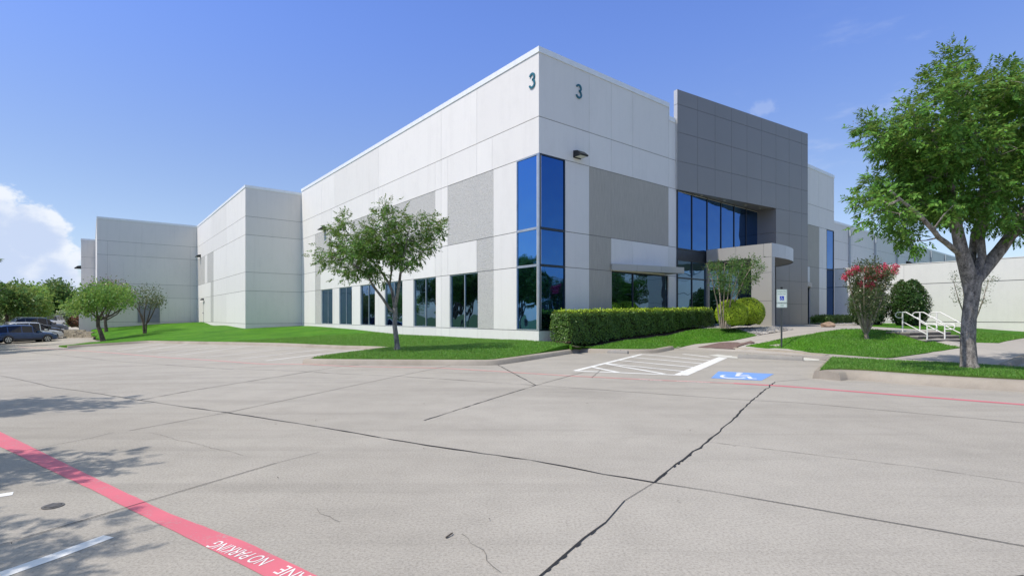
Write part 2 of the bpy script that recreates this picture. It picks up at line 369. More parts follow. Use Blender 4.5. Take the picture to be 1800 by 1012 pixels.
def build_each(self, name, mats, parent=None):
    """one object per connected piece"""
    par = list(range(len(self.v)))
    def find(a):
        while par[a] != a: par[a] = par[par[a]]; a = par[a]
        return a
    key = {}
    for i, p in enumerate(self.v):
        k = tuple(round(c, 4) for c in p)
        if k in key: par[find(i)] = find(key[k])
        else: key[k] = i
    for f in self.f:
        for i in f[1:]: par[find(i)] = find(f[0])
    grp = {}
    for fi, f in enumerate(self.f): grp.setdefault(find(f[0]), []).append(fi)
    out = []
    for fs in grp.values():
        m = MB()
        for fi in fs: m.add([self.v[i] for i in self.f[fi]], [tuple(range(len(self.f[fi])))], self.m[fi], self.sm[fi])
        if any(self.sm[fi] for fi in fs):
            mp, vs, ff = {}, [], []
            for fi in fs:
                t = []
                for i in self.f[fi]:
                    if i not in mp: mp[i] = len(vs); vs.append(self.v[i])
                    t.append(mp[i])
                ff.append(tuple(t))
            m.v, m.f = vs, ff
        out.append(m.build(name, mats, parent))
    return out
MB.build_each = build_each
def np_mesh(name, V, Fq, material, parent=None, smooth=False):
    V = np.asarray(V, np.float32); Fq = np.asarray(Fq, np.int32)
    me = bpy.data.meshes.new(name); k = Fq.shape[1]; n = len(Fq)
    me.vertices.add(len(V)); me.vertices.foreach_set('co', V.ravel())
    me.loops.add(n * k); me.loops.foreach_set('vertex_index', Fq.ravel())
    me.polygons.add(n); me.polygons.foreach_set('loop_start', np.arange(0, n * k, k, dtype=np.int32))
    me.polygons.foreach_set('loop_total', np.full(n, k, np.int32))
    if smooth: me.polygons.foreach_set('use_smooth', np.ones(n, bool))
    for m in (material if isinstance(material, (list, tuple)) else [material]): me.materials.append(m)
    me.update(calc_edges=True); me.validate()
    o = bpy.data.objects.new(name, me); C.objects.link(o)
    if parent: o.parent = parent
    return o
def tag(o, label=None, cat=None, group=None, kind=None):
    if label: o['label'] = label
    if cat: o['category'] = cat
    if group: o['group'] = group
    if kind: o['kind'] = kind
    return o
def thing(name, label, cat, loc=(0, 0, 0), rz=0, group=None):
    o = bpy.data.objects.new(name, None); C.objects.link(o); o.location = loc; o.rotation_euler = (0, 0, rz)
    o.empty_display_size = .3
    return tag(o, label, cat, group)
def copy_tree(o, parent=None):
    c = o.copy(); C.objects.link(c); c.parent = parent
    for ch in list(o.children): copy_tree(ch, c)
    return c
def text_mesh(s, font_size=1.0, extrude=0):
    cu = bpy.data.curves.new('lettering', 'FONT'); cu.body = s; cu.size = font_size; cu.extrude = extrude; cu.fill_mode = 'BOTH'
    o = bpy.data.objects.new('lettering', cu); C.objects.link(o)
    dg = bpy.context.evaluated_depsgraph_get(); dg.update()
    me = bpy.data.meshes.new_from_object(o.evaluated_get(dg)); bpy.data.objects.remove(o)
    V = np.array([v.co[:] for v in me.vertices]); Fs = [tuple(p.vertices) for p in me.polygons]
    bpy.data.meshes.remove(me)
    return V, Fs
# ------------------------------------------------------------------ ground sheets
def hzs(xy): return np.maximum(hz(xy), gz(xy) + .008)
def resample(pts, step, closed=False):
    pts = [np.array(p[:2], float) for p in pts]; out = []
    n = len(pts)
    for i in range(n if closed else n - 1):
        a, b = pts[i], pts[(i + 1) % n]; k = max(1, int(np.linalg.norm(b - a) / step))
        out += [a + (b - a) * j / k for j in range(k)]
    if not closed: out.append(pts[-1])
    return out
def inside(P, poly):
    x, y = P[:, 0], P[:, 1]; r = np.zeros(len(P), bool); poly = np.array(poly); j = len(poly) - 1
    for i in range(len(poly)):
        xi, yi = poly[i]; xj, yj = poly[j]
        c = ((yi > y) != (yj > y)) & (x < (xj - xi) * (y - yi) / (yj - yi + 1e-12) + xi)
        r ^= c; j = i
    return r
def drape(name, outline, fn, off, step, material, skirt=0.0):
    b = resample(outline, step, True); bp = np.array(b)
    lo, hi = bp.min(0), bp.max(0)
    gx, gy = np.meshgrid(np.arange(lo[0], hi[0], step), np.arange(lo[1], hi[1], step)); g = np.stack([gx.ravel(), gy.ravel()], 1)
    g = g + rng.uniform(-.2, .2, g.shape) * step
    g = g[inside(g, bp)]
    d = np.full(len(g), 9.0)
    for i in range(0, len(bp)): d = np.minimum(d, ((g - bp[i]) ** 2).sum(1))
    g = g[d > (step * .45) ** 2]
    vs = [Vector(p) for p in bp] + [Vector(p) for p in g]; n = len(bp)
    r = delaunay_2d_cdt(vs, [(i, (i + 1) % n) for i in range(n)], [tuple(range(n))], 1, 1e-5)
    V2 = np.array([v[:] for v in r[0]]); Fs = [list(f) for f in r[2]]
    z = fn(V2) + off
    V = [(p[0], p[1], zz) for p, zz in zip(V2, z)]
    T = []
    for f in Fs:
        a = sum(V2[f[i]][0] * V2[f[(i + 1) % len(f)]][1] - V2[f[(i + 1) % len(f)]][0] * V2[f[i]][1] for i in range(len(f)))
        T.append(tuple(f if a > 0 else f[::-1]))
    mb = MB(); mb.add(V, T, 0, True)
    if skirt:
        bz = fn(bp) + off
        for i in range(n):
            j = (i + 1) % n
            mb.quad((*bp[i], bz[i]), (*bp[j], bz[j]), (*bp[j], bz[j] - skirt), (*bp[i], bz[i] - skirt))
    o = mb.build(name, material)
    return o, np.array(V), T
fx = np.concatenate([np.arange(-400, -72, 20), np.arange(-72, 50, 1.0), np.arange(50, 401, 25)])
fy = np.concatenate([np.arange(-300, -8, 20), np.arange(-8, 76, 1.0), np.arange(76, 700, 30)])
X_, Y_ = np.meshgrid(fx, fy); P_ = np.stack([X_.ravel(), Y_.ravel()], 1)
Z_ = gz(np.clip(P_, [-110, -40], [80, 110]))
nx, ny = len(fx), len(fy)
idx = np.arange(nx * ny).reshape(ny, nx)
Fq = np.stack([idx[:-1, :-1], idx[:-1, 1:], idx[1:, 1:], idx[1:, :-1]], -1).reshape(-1, 4)
cen = P_[Fq].mean(1)
lot = (cen[:, 0] > -75) & (cen[:, 0] < 60) & (cen[:, 1] > -60) & (cen[:, 1] < 105)
tag(np_mesh('parking_lot', np.column_stack([P_, Z_]), Fq[lot], M['paving'], None, True), kind='structure')
tag(np_mesh('field', np.column_stack([P_, Z_]), Fq[~lot], M['field'], None, True), kind='structure')
_gr = gz(np.clip(np.stack([a.ravel() for a in np.meshgrid(np.arange(-72, 50, 1.0), np.arange(-8, 76, 1.0))], 1), [-110, -40], [80, 110])).reshape(84, 122)
def gl(xy):
    xy = np.asarray(xy, float).reshape(-1, 2); u = np.clip(xy[:, 0] + 72, 0, 120.99); v = np.clip(xy[:, 1] + 8, 0, 82.99); i, j = u.astype(int), v.astype(int); a, b = u - i, v - j
    return _gr[j, i] * (1 - a) * (1 - b) + _gr[j, i + 1] * a * (1 - b) + _gr[j + 1, i] * (1 - a) * b + _gr[j + 1, i + 1] * a * b
mb = MB(); mb.quad((-3000, -3000, -2.2), (3000, -3000, -2.2), (3000, 3000, -2.2), (-3000, 3000, -2.2)); tag(mb.build('terrain', M['field']), kind='structure')

def PX(L, fn=None): return [march(a[0], a[1], fn or hzs) for a in L]
LW = lambda *a: [l2w(s, t) for s, t in a]
# soil under everything raised
main_curb = [(262, 598.3), (340, 599.6), (420, 601), (500, 602.7), (600, 606.7), (660, 608.2), (690, 609.5)]
island_back = [(690, 609.5), (660, 614), (620, 619), (580, 624.5), (552, 628.6)]
island_front = [(549, 629.8), (600, 630.6), (700, 631.2), (800, 631.7), (855, 631.8), (868, 631.2), (905, 626.5), (945, 621), (1012, 611.6)]
bed2 = [(1020, 611.8), (1050, 612.6), (1080, 613), (1120, 613.4), (1148, 613), (1163, 610.5), (1178, 607.8)]
far_isl = [(103, 605.4), (118, 607.2), (150, 605), (180, 603.2), (220, 600.8), (262, 598.3)]
def seg_gcurb(L): return [march(a[0], a[1], lambda xy: gz(xy) + .15) for a in L]
G_main = seg_gcurb(main_curb); G_ib = seg_gcurb(island_back); G_if = seg_gcurb(island_front); G_b2 = seg_gcurb(bed2); G_fi = seg_gcurb(far_isl)
hedge_line = LW((.12, -1.72), (3.5, -1.74), (5.5, -1.76), (7.8, -1.82), (9.6, -1.95))
lawn_main = G_fi + G_main[1:] + G_ib[1:] + G_if + PX([(1005, 608.5), (985, 603.5), (962, 600.8)]) + LW((-.02, -.02), (-.02, 10), (-.02, 20), (-.02, 30.9), (-4.47, 30.9), (-4.47, 43), (-4.47, 55.65), (-9, 55.65), (-13.7, 55.65)) + PX([(160, 580), (163, 588), (172, 590.5), (168, 594), (185, 596.4), (210, 597.3), (160, 601.3)])
o_lm = drape('lawn', lawn_main, hzs, .015, .9, M['lawn'], .14); tag(o_lm[0], kind='structure')
lawn2 = G_b2 + PX([(1205, 608.3), (1222, 604.6), (1250, 602.3), (1289, 598.5), (1331, 589.6), (1312, 583.5), (1292, 578.6), (1266, 577.6)]) + hedge_line[::-1]

o_l2 = drape('lawn', lawn2, hzs, .02, .45, M['lawn'], .12); tag(o_l2[0], kind='structure')
lawn3 = PX([(1311, 608.6), (1360, 612.6), (1410, 617.2), (1466, 622.6), (1520, 626.8), (1558, 629.4), (1568, 629), (1640, 618.5), (1689, 611.2), (1640, 600.5), (1612, 593), (1587, 586.8), (1565, 582), (1540, 579.8), (1510, 578.8), (1480, 579.2), (1440, 584.5), (1400, 592.2), (1350, 601.4), (1318, 606.8)])
o_l3 = drape('lawn', lawn3, hzs, .025, .45, M['lawn'], .12); tag(o_l3[0], kind='structure')
lawn4 = PX([(1530, 573.8), (1585, 577.2), (1650, 580.5), (1668, 588), (1680, 596), (1692, 600.8), (1756, 603), (1800, 594.2)]) + LW((31.1, -13.5), (31.1, -8), (31.1, -3.0))
o_l4 = drape('lawn', lawn4, hzs, .02, .6, M['lawn'], .1); tag(o_l4[0], kind='structure')
# near right island
isl_f = [(1441, 650.6), (1455, 649.2), (1475, 648.6), (1522, 650.4), (1605, 656.2), (1689, 661.4), (1800, 667)]
isl_b = [(1463, 628.6), (1500, 631), (1578, 635.6), (1689, 641.4), (1760, 646)]
def K20(L, h): return [march(a[0], a[1], lambda xy: gz(xy) + h) for a in L]
IF = K20(isl_f, .19); IB = K20(isl_b, .17)
dd = IF[-1] - IF[-2]; dd = dd / np.linalg.norm(dd)
IF += [IF[-1] + dd * 2.2, IF[-1] + dd * 3.0 + np.array([.1, .9])]
IB += [IB[-1] + (IB[-1] - IB[-2]) / np.linalg.norm(IB[-1] - IB[-2]) * 2.3]
isl = IB + IF[::-1]
def isz(xy):
    c = np.array(isl).mean(0); return gz(xy) + .165 + .05 * np.exp(-((np.asarray(xy).reshape(-1, 2) - c) ** 2).sum(1) / 6)
o_li = drape('lawn', isl, isz, .02, .35, M['lawn_dry'], .24); tag(o_li[0], kind='structure')
# walks, beds
walk = PX([(1180, 609.5), (1186, 612.6), (1240, 615.3), (1291, 617.2), (1375, 621.8), (1459, 626)]) + IB[:5] + PX([(1745, 643), (1757, 640), (1800, 622)]) + [np.array([22.0, 20.6]), np.array([29, 26.0])] + LW((31.1, -14), (31.1, -4), (31.1, -.1), (26, -.1), (22.2, -.2), (19, -.1), (9.6, -.1), (9.4, -2.4)) + PX([(1266, 577.6), (1292, 578.6), (1312, 583.5), (1331, 589.6), (1289, 598.5), (1250, 602.3), (1222, 604.6), (1205, 608.3)])
o_wk = drape('walkway', walk, hzs, 0.0, .5, M['walk'], .12); tag(o_wk[0], kind='structure')
o_br = drape('paver_ramp', PX([(1226, 610.8), (1262, 612.6), (1291, 614.0), (1299, 608.6), (1328, 602.4), (1296, 602.0), (1264, 602.6)]), hzs, .022, .3, M['brick']); tag(o_br[0], kind='structure')
soil = PX([(960, 600.6), (985, 603.4), (1004, 607.6), (1012, 610.0), (1022, 610.3)]) + LW((.2, -2.0), (3.5, -1.95), (5.5, -1.97), (7.8, -2.0), (9.7, -2.1), (11.4, -1.9), (11.4, -.15), (-.05, -.05))
o_so = drape('mulch_bed', soil, hzs, .004, .4, M['soil']); tag(o_so[0], kind='structure')

def kerb(name, pts, side, h=.15, w=.15, step=.6, fn=gz, bat=.05):
    P = resample(pts, step); n = len(P); mb = MB(); prof = []
    for i, p in enumerate(P):
        t = P[min(i + 1, n - 1)] - P[max(i - 1, 0)]; t = t / np.linalg.norm(t); nn = np.array([-t[1], t[0]]) * side
        a = p - nn * .02; b = p + nn * (w - bat); c = p + nn * (w - .01); d = p + nn * (w + .035); g0 = float(fn(p)[0]); g1 = float(fn(d)[0])
        prof.append([(*a, g0 - .05), (*a, g0 + h), (*b, g0 + h), (*c, g0 + h - .035), (*d, g1 - .03)])
    V = [q for r in prof for q in r]; m = 5
    Fs = [(i * m + k, (i + 1) * m + k, (i + 1) * m + k + 1, i * m + k + 1) for i in range(n - 1) for k in range(m - 1)]
    if side > 0: Fs = [f[::-1] for f in Fs]
    Fs = [f[::-1] for f in Fs]
    mb.add(V, Fs, 0, True); mb.add(prof[0], [(0, 1, 2, 3, 4)]); mb.add(prof[-1], [(4, 3, 2, 1, 0)])
    return tag(mb.build(name, M['kerb']), kind='structure')
kerb('kerb', G_fi[1:] + G_main[1:], -1)
kerb('kerb', G_ib, -1); kerb('kerb', [G_if[0] + np.array([-.1, .12])] + G_if, -1, .15, .22, .6, gz, .06)
kerb('kerb', [G_if[-1]] + G_b2, -1)
kerb('kerb', PX([(1293, 610.4), (1360, 615.2), (1410, 619.5), (1457, 624.5)]), -1, .15, .16)
kerb('kerb', [IB[0], K20([(1441, 650.6)], .19)[0]], -1, .19, .12)
kerb('kerb', IF[:-1], -1, .19, .42, .4, gz, .22)
kerb('kerb', PX([(1800, 622), (1757, 639.6)])[::-1], -1, .15, .14)

# ------------------------------------------------------------------ joints, cracks and painted lines (children of the lot)
LOT = bpy.data.objects['parking_lot']
def ribbon(mb, pts, w, off, step=.5, jitter=0.0, wj=0.0, fn=gl, mi=0, seed=0):
    r = np.random.default_rng(seed + 11); P = resample(pts, step); n = len(P); L = []; Rr = []
    for i, p in enumerate(P):
        t = P[min(i + 1, n - 1)] - P[max(i - 1, 0)]; t = t / (np.linalg.norm(t) + 1e-9); nn = np.array([-t[1], t[0]])
        ww = w * (1 + wj * r.normal()) if wj else w
        ww = max(ww, w * .35); q = p + nn * (jitter * r.normal() if 0 < i < n - 1 else 0)
        L.append(q + nn * ww / 2); Rr.append(q - nn * ww / 2)
    A = np.array(L + Rr); z = fn(A) + off
    mb.add([(a[0], a[1], zz) for a, zz in zip(A, z)], [(n + i, n + i + 1, i + 1, i) for i in range(n - 1)], mi)
GP = lambda L: [gp(*a) for a in L]
jl = [([(-60, 652), (0, 660), (90, 680), (207, 697), (245, 703), (330, 716)], .016, .006), ([(330, 716), (400, 725), (560, 750), (750, 783), (930, 808), (1060, 833), (1150, 848)], .026, .006),
      ([(1150, 848), (1260, 865), (1500, 907), (1650, 933), (1800, 960), (1900, 978)], .013, .003),
      ([(-30, 611), (0, 614), (233, 637), (413, 649), (600, 657), (700, 661), (942, 677)], .024, .004), ([(942, 677), (1322, 703.6), (1400, 707.5), (1800, 743), (1900, 752)], .017, .003),
      ([(930, 1030), (952, 1012), (1030, 945), (1065, 918)], .017, .004), ([(1098, 880), (1150, 848)], .006, .002), ([(1065, 918), (1098, 880)], .012, .004),
      ([(1150, 848), (1190, 815), (1230, 787), (1290, 735), (1322, 703.6), (1345, 685), (1362, 671)], .026, .008), ([(1362, 671), (1421, 666)], .016, .004),
      ([(868, 637.5), (942, 677)], .03, .005), ([(942, 677), (1000, 661.2), (1025, 654.2)], .02, .003), ([(942, 677), (900, 690), (820, 715), (745, 739)], .022, .004),
      ([(798, 640.8), (700, 661), (600, 682), (400, 725), (227, 757)], .016, .003), ([(243, 703.6), (333, 687), (500, 660), (597, 644.5), (634, 640.8)], .022, .003),
      ([(-80, 978), (0, 958.5), (253, 883), (485, 814)], .011, .002), ([(485, 814), (563, 794)], .005, .003), ([(-20, 804), (0, 800), (160, 770), (200, 760)], .008, .003),
      ([(80, 670), (310, 643)], .012, .002), ([(980, 636.8), (1080, 644.2), (1170, 648.6), (1248, 653)], .014, .002), ([(1362, 657), (1408, 659.3)], .014, .002), ([(1040, 664), (1058, 648), (1120, 633)], .012, .002),
      ([(0, 705), (60, 694)], .01, .002), ([(1620, 1040), (1800, 1012)], .01, .002)]
mb = MB()
for i, (L, w, j) in enumerate(jl): ribbon(mb, GP(L), w * .72, .0052 + .0004 * (i % 4), .16 if w > .02 else .3, j, .35 if w > .02 else .15, seed=i)
# sealant blobs on the worn joint
r = np.random.default_rng(3)
for L, k in (([(952, 1012), (1065, 918)], 5), ([(1150, 848), (1230, 787)], 7), ([(1290, 735), (1362, 671)], 4)):
    a, b = GP(L)
    for q in range(k):
        c = a + (b - a) * r.uniform(0, 1); d = (b - a) / np.linalg.norm(b - a); n_ = np.array([-d[1], d[0]]); l = r.uniform(.02, .05); w = r.uniform(.005, .011)
        pts = [c + d * l * math.cos(t) * (1 + .3 * r.normal()) + n_ * w * math.sin(t) for t in np.linspace(0, 2 * math.pi, 9)[:-1]]
        mb.add([(p[0], p[1], .0062) for p in pts], [tuple(range(8))])
mb.build_each('sealed_joint', M['tar'], LOT)
mb = MB()
cl = [[(260, 760), (283, 764), (307, 772), (345, 779), (373, 787), (400, 793), (427, 800)], [(557, 893), (562, 903), (580, 908), (597, 917)], [(812, 938), (830, 955), (847, 967), (856, 985), (865, 996), (880, 1006)],
      [(1248, 777), (1489, 806), (1637, 824), (1800, 849)], [(1000, 655), (1120, 668), (1190, 676)]]
for i, L in enumerate(cl): ribbon(mb, GP(L), .0032 if i != 3 else .006, .0045, .06, .008 if i != 3 else .004, .4, seed=40 + i)
mb.build_each('hairline_crack', M['crack'], LOT)
# red lines
near_u = [(-60, 730), (20, 768), (173, 843), (300, 903), (433, 953), (557, 1012), (640, 1050)]; near_l = [(-60, 752), (0, 785), (160, 860), (233, 898), (333, 947), (463, 1012), (560, 1058)]
def strip2(mb, U, Lw, off, mi=0):
    U = [gp(*a) for a in U]; Lw = [gp(*a) for a in Lw]
    def rs(P, n):
        P = np.array(P); s = np.r_[0, np.cumsum(np.linalg.norm(np.diff(P, axis=0), axis=1))]; t = np.linspace(0, s[-1], n)
        return np.stack([np.interp(t, s, P[:, 0]), np.interp(t, s, P[:, 1])], 1)
    n = 60; A = np.vstack([rs(U, n), rs(Lw, n)]); A += rng.normal(0, .0016, A.shape); z = gl(A) + off
    mb.add([(a[0], a[1], zz) for a, zz in zip(A, z)], [(n + i, n + i + 1, i + 1, i) for i in range(n - 1)], mi)
mb = MB(); strip2(mb, near_u, near_l, .0034); mb.build('fire_lane_line', M['red_paint'], LOT)
mb = MB(); ribbon(mb, GP([(1290, 673.5), (1372, 678), (1800, 711), (1900, 719)]), .15, .0034, .5, .004); mb.build('fire_lane_line', M['red_paint'], LOT)
mb = MB(); ribbon(mb, GP([(33, 610), (100, 613.3), (290, 628), (467, 640), (597, 643), (622, 644), (700, 645.2), (778, 646.7), (883, 653), (994, 660), (1178, 669), (1290, 673.5)]), .14, .0036, .5, .004); mb.build('fire_lane_line', M['red_faded'], LOT)
# white stall lines
mb = MB(); ribbon(mb, GP([(191, 942.5), (95, 978), (-40, 1025)]), .10, .003, .4, .002); mb.build('stall_line', M['white_paint'], LOT)
mb = MB(); ribbon(mb, GP([(23, 867), (-60, 880)]), .10, .003, .4, .002); mb.build('stall_line', M['white_paint'], LOT)
for a, b in (((467, 634), (655, 612.6)), ((363, 627.5), (533, 609.6)), ((310, 624.5), (447, 606.8)), ((277, 621.7), (382, 609.5)), ((420, 631), (590, 611.5)), ((240, 618), (330, 604.2)), ((205, 615.6), (290, 603.0))):
    mb = MB(); ribbon(mb, GP([a, b]), .12, .004, .6, .003); mb.build('stall_line', M['white_faded'] if a[0] != 467 else M['white_paint'], LOT)
# access aisle
mb = MB()
def cs(x, y): return (1000 + x / 3.75, 600 + y / 3.75)
for k, (a, b, w) in enumerate([((40, 193), (480, 84), .11), ((1045, 93), (738, 221), .24), ((40, 193), (740, 222), .11), ((750, 82), (930, 102), .10), ((580, 92), (942, 127), .10), ((470, 84), (590, 93), .10), ((405, 103), (890, 147), .10), ((310, 122), (830, 171), .10), ((237, 144), (768, 198), .10), ((235, 146), (630, 214), .10), ((150, 168), (330, 205), .10)]):
    ribbon(mb, GP([cs(*a), cs(*b)]), w * 1.35, .003 + .0003 * k, .8)
mb.build_each('access_aisle_marking', M['white_paint'], LOT)
mb = MB()
for L in ([(1245, 624.6), (1262, 622.8), (1297, 627.6), (1297, 630.2), (1272, 628.6)], [(1413, 628.2), (1441, 630.6), (1440, 634), (1412, 633.6)]):
    P = GP(L); mb.add([(p[0], p[1], .009) for p in P], [tuple(range(len(P)))])
mb.build_each('painted_pad', M['pad'], LOT)
# blue symbol square with wheelchair mark
q = GP([(1249.5, 664.4), (1338.5, 668.6), (1360.5, 657), (1263, 652.4)])
bs = MB(); bs.add([(p[0], p[1], .0035) for p in q], [(0, 1, 2, 3)]); bso = bs.build('accessible_symbol_square', M['blue_paint'], LOT)
def isa_strokes():
    arc = [(.40 + .24 * math.cos(a), .34 + .24 * math.sin(a)) for a in np.linspace(R(150), R(340), 14)]
    return [(arc, .07), ([(.42, .76), (.44, .42), (.66, .42), (.76, .16), (.86, .19)], .085), ([(.43, .62), (.63, .62)], .065)], ((.41, .87), .065)
def isa_mesh(mb, fn):
    st, (c, rr) = isa_strokes()
    for k, (P, w) in enumerate(st):
        P = [np.array(p) for p in P]; n = len(P); Ls, Rs = [], []
        for i, p in enumerate(P):
            t = P[min(i + 1, n - 1)] - P[max(i - 1, 0)]; t /= np.linalg.norm(t); nn = np.array([-t[1], t[0]])
            Ls.append(fn(*(p + nn * w / 2), k)); Rs.append(fn(*(p - nn * w / 2), k))
        mb.add(Ls + Rs, [(n + i, n + i + 1, i + 1, i) for i in range(n - 1)])
    mb.add([fn(c[0] + rr * math.cos(a), c[1] + rr * math.sin(a), 3) for a in np.linspace(0, 2 * math.pi, 13)[:-1]], [tuple(range(12))])
mb = MB()
isa_mesh(mb, lambda u, v, k: (*(q[0] * (1 - u) * (1 - v) + q[1] * u * (1 - v) + q[2] * u * v + q[3] * (1 - u) * v), .0048 + .0004 * k))
mb.build('wheelchair_mark', M['white_paint'], bso)
# lettering on the red lines
def ground_text(s, P0, P1, up, height, z, parent=None):   # baseline from P0 to P1
    V, Fs = text_mesh(s, 1.0); V = V[:, :2]; lo, hi = V.min(0), V.max(0)
    u = (V - lo) / (hi - lo); P0, P1, up = np.array(P0), np.array(P1), np.array(up) / np.linalg.norm(up)
    W = P0 + u[:, :1] * (P1 - P0) + u[:, 1:] * up * height
    mb = MB(); mb.add([(w[0], w[1], z) for w in W], Fs)
    return mb.build('line_lettering', M['white_paint'], LOT)
d_ = GP([(300, 919), (470, 998)]); D1 = (d_[1] - d_[0]) / np.linalg.norm(d_[1] - d_[0]); Nn = np.array([D1[1], -D1[0]])
if Nn[1] > 0: Nn = -Nn
cen_ = gp(431, 967 + 2); c2 = gp(392, 952); 
a0 = GP([(483, 984)])[0]; a1 = GP([(388, 951)])[0]
ground_text('NO PARKING', a0 , a1, Nn, .095, .0052)
e0 = a0 + D1 * .62; ground_text('FIRE LANE', e0, a0 + D1 * .13, Nn, .095, .0052)
for s, p0, p1 in (('FIRE LANE', (1124, 667.6), (1164, 669.4)), ('NO PARKING', (1190, 670.6), (1248, 673.0))):
    A, B = GP([p0, p1]); dn = (B - A) / np.linalg.norm(B - A); ground_text(s, A, B, (-dn[1], dn[0]), .11, .0054)
# ------------------------------------------------------------------ the building (local frame: x along the entrance front, y along the long side)
BLD = thing('office_building', 'large pale tilt-up commercial building with blue corner glass and grey entrance slab', 'building', (CO[0], CO[1], 0), TH)
TOP, G1, G2, G3, G4, G5, LOW = 12.47, 9.62, 8.11, 5.05, 3.52, .82, 12.15
BOT = -1.3
def facade(O, d, n, rows, hg=.028, vg=.012, dep=.02, jam=.13):
    """rows: (z0, z1, [(u0, u1, type), ...]); returns mesh builders for plates, aggregate plates and backing"""
    O, d, n = np.array(O, float), np.array(d, float), np.array(n, float)
    W, T, Bk = MB(), MB(), MB()
    def P(u, z, off): q = O + d * u + n * off; return (q[0], q[1], z)
    flip = (d[0] * n[1] - d[1] * n[0]) > 0
    def Q(mb, a, b, c, e): mb.quad(*( (e, c, b, a) if flip else (a, b, c, e)))
    for z0, z1, cells in rows:
        for u0, u1, ty in cells:
            if ty == 'o':
                for (ua, za, ub, zb) in ((u0, z0, u0, z1), (u0, z1, u1, z1), (u1, z1, u1, z0), (u1, z0, u0, z0)):
                    Q(W, P(ua, za, 0), P(ub, zb, 0), P(ub, zb, -jam), P(ua, za, -jam))
                continue
            if ty == 'x': continue
            Q(Bk, P(u0, z0, -dep), P(u1, z0, -dep), P(u1, z1, -dep), P(u0, z1, -dep))
            mb = T if ty[0] == 't' else W
            gl = gr = vg / 2
            if 'l' in ty: gl = 0
            if 'r' in ty: gr = 0
            a0, a1, b0, b1 = u0 + gl, u1 - gr, z0 + hg / 2, z1 - hg / 2
            rec = -.006 if ty[0] == 't' else 0
            Q(mb, P(a0, b0, rec), P(a1, b0, rec), P(a1, b1, rec), P(a0, b1, rec))
            for (ua, za, ub, zb) in ((a0, b0, a0, b1), (a0, b1, a1, b1), (a1, b1, a1, b0), (a1, b0, a0, b0)):
                Q(mb, P(ua, za, rec), P(ub, zb, rec), P(ub, zb, -dep), P(ua, za, -dep))
    return W, T, Bk
def cells(breaks, types):
    return [(a, b, t) for a, b, t in zip(breaks[:-1], breaks[1:], types)]
def emit(F3, wm='white', tm='aggregate', wname='wall', tname='textured_panel'):
    W, T, Bk = F3
    w = W.build(wname, M[wm], BLD)
    if T.v: T.build_each(tname, M[tm], w)
    Bk.build('panel_joint', M['joint'], w)
    return w
def cap(mb, O, d, n, u0, u1, z, h=.22, out=.035, back=.3):
    O, d, n = np.array(O, float), np.array(d, float), np.array(n, float)
    o = O + d * u0 - n * back
    mb.prism([o, o + d * (u1 - u0), o + d * (u1 - u0) + n * (back + out), o + n * (back + out)], z - h, z + .012)
E1 = 30.92
rowsA = [
 (BOT, G5, cells([0, 4.34, 6.83, 7.66, 8.2, 10.68, 12.03, 14.4, 15.3, 15.85, 18.2, 19.67, 22.07, 22.99, 23.45, 25.89, 27.37, E1], ['w'] * 17)),
 (G5, G4, cells([0, 1.44, 3.09, 4.34, 6.83, 7.66, 8.2, 10.68, 12.03, 14.4, 15.3, 15.85, 18.2, 19.67, 22.07, 22.99, 23.45, 25.89, 27.37, E1],
   ['o', 'w', 't', 'o', 'w', 'w', 'o', 'w', 'o', 'w', 'w', 'o', 'w', 'o', 'w', 'w', 'o', 't', 'w'])),
 (G4, G3, cells([0, 1.44, 3.09, 4.42, 7.02, 7.66, 8.27, 10.7, 14.5, 15.3, 15.9, 18.3, 22.4, 22.99, 23.6, 26.1, 27.37, E1], ['o', 'w', 't', 'w', 'w', 'w', 'w', 'w', 'w', 'w', 'w', 'w', 'w', 'w', 'w', 't', 'w'])),
 (G3, G2, cells([0, 1.44, 3.1, 4.42, 7.02, 7.66, 8.27, 14.6, 15.3, 15.9, 19.98, 22.99, 23.62, 27.37, E1], ['o', 'w', 'tr', 't', 'w', 'w', 't', 'w', 'w', 't', 'w', 'w', 't', 'w'])),
 (G2, G1, cells([0, 3.2, 4.42, 7.02, 7.66, 8.27, 14.7, 15.3, 15.9, 22.4, 22.99, 23.6, 25.9, E1], ['w'] * 13)),
 (G1, TOP, cells([0, 4.42, 7.66, 15.3, 22.99, 25.9, E1], ['w'] * 6))]
emit(facade((0, 0), (0, 1), (-1, 0), rowsA))
EB = 31.14
gl0, gl1 = 9.75, 18.9
rowsB = [
 (BOT, G5, cells([0, 3.02, 9.04, 9.75, 18.9, 22.1, EB], ['w'] * 6)),
 (G5, G4, cells([0, 1.51, 3.02, 4.55, 9.04, gl0, gl1, 22.1, 26.6, 28.29, 29.68, EB], ['o', 'w', 't', 'o', 'w', 'x', 'w', 'o', 't', 'w', 'o'])),
 (G4, G3, cells([0, 1.51, 3.02, 4.52, 6.09, 9.04, gl0, gl1, 22.1, 26.6, 28.29, 29.68, EB], ['o', 'w', 't', 'w', 'w', 'w', 'x', 'w', 'w', 't', 'w', 'o'])),
 (G3, G2, cells([0, 1.51, 3.02, 4.52, 9.04, gl0, gl1, 22.1, 28.29, 29.68, EB], ['o', 'w', 'tr', 't', 'w', 'x', 'w', 't', 'w', 'o'])),
 (G2, G1, cells([0, 3.02, 4.52, 6.09, 9.04, 9.75, 22.1, 26.6, 28.2, EB], ['w'] * 9)),
 (G1, 11.8, cells([0, 3.02, 4.52, 6.09, 9.04, 9.75, 22.1, 26.6, 28.2, EB], ['wt'] * 9))]
W, T, Bk = facade((0, 0), (1, 0), (0, -1), rowsB[:-1])
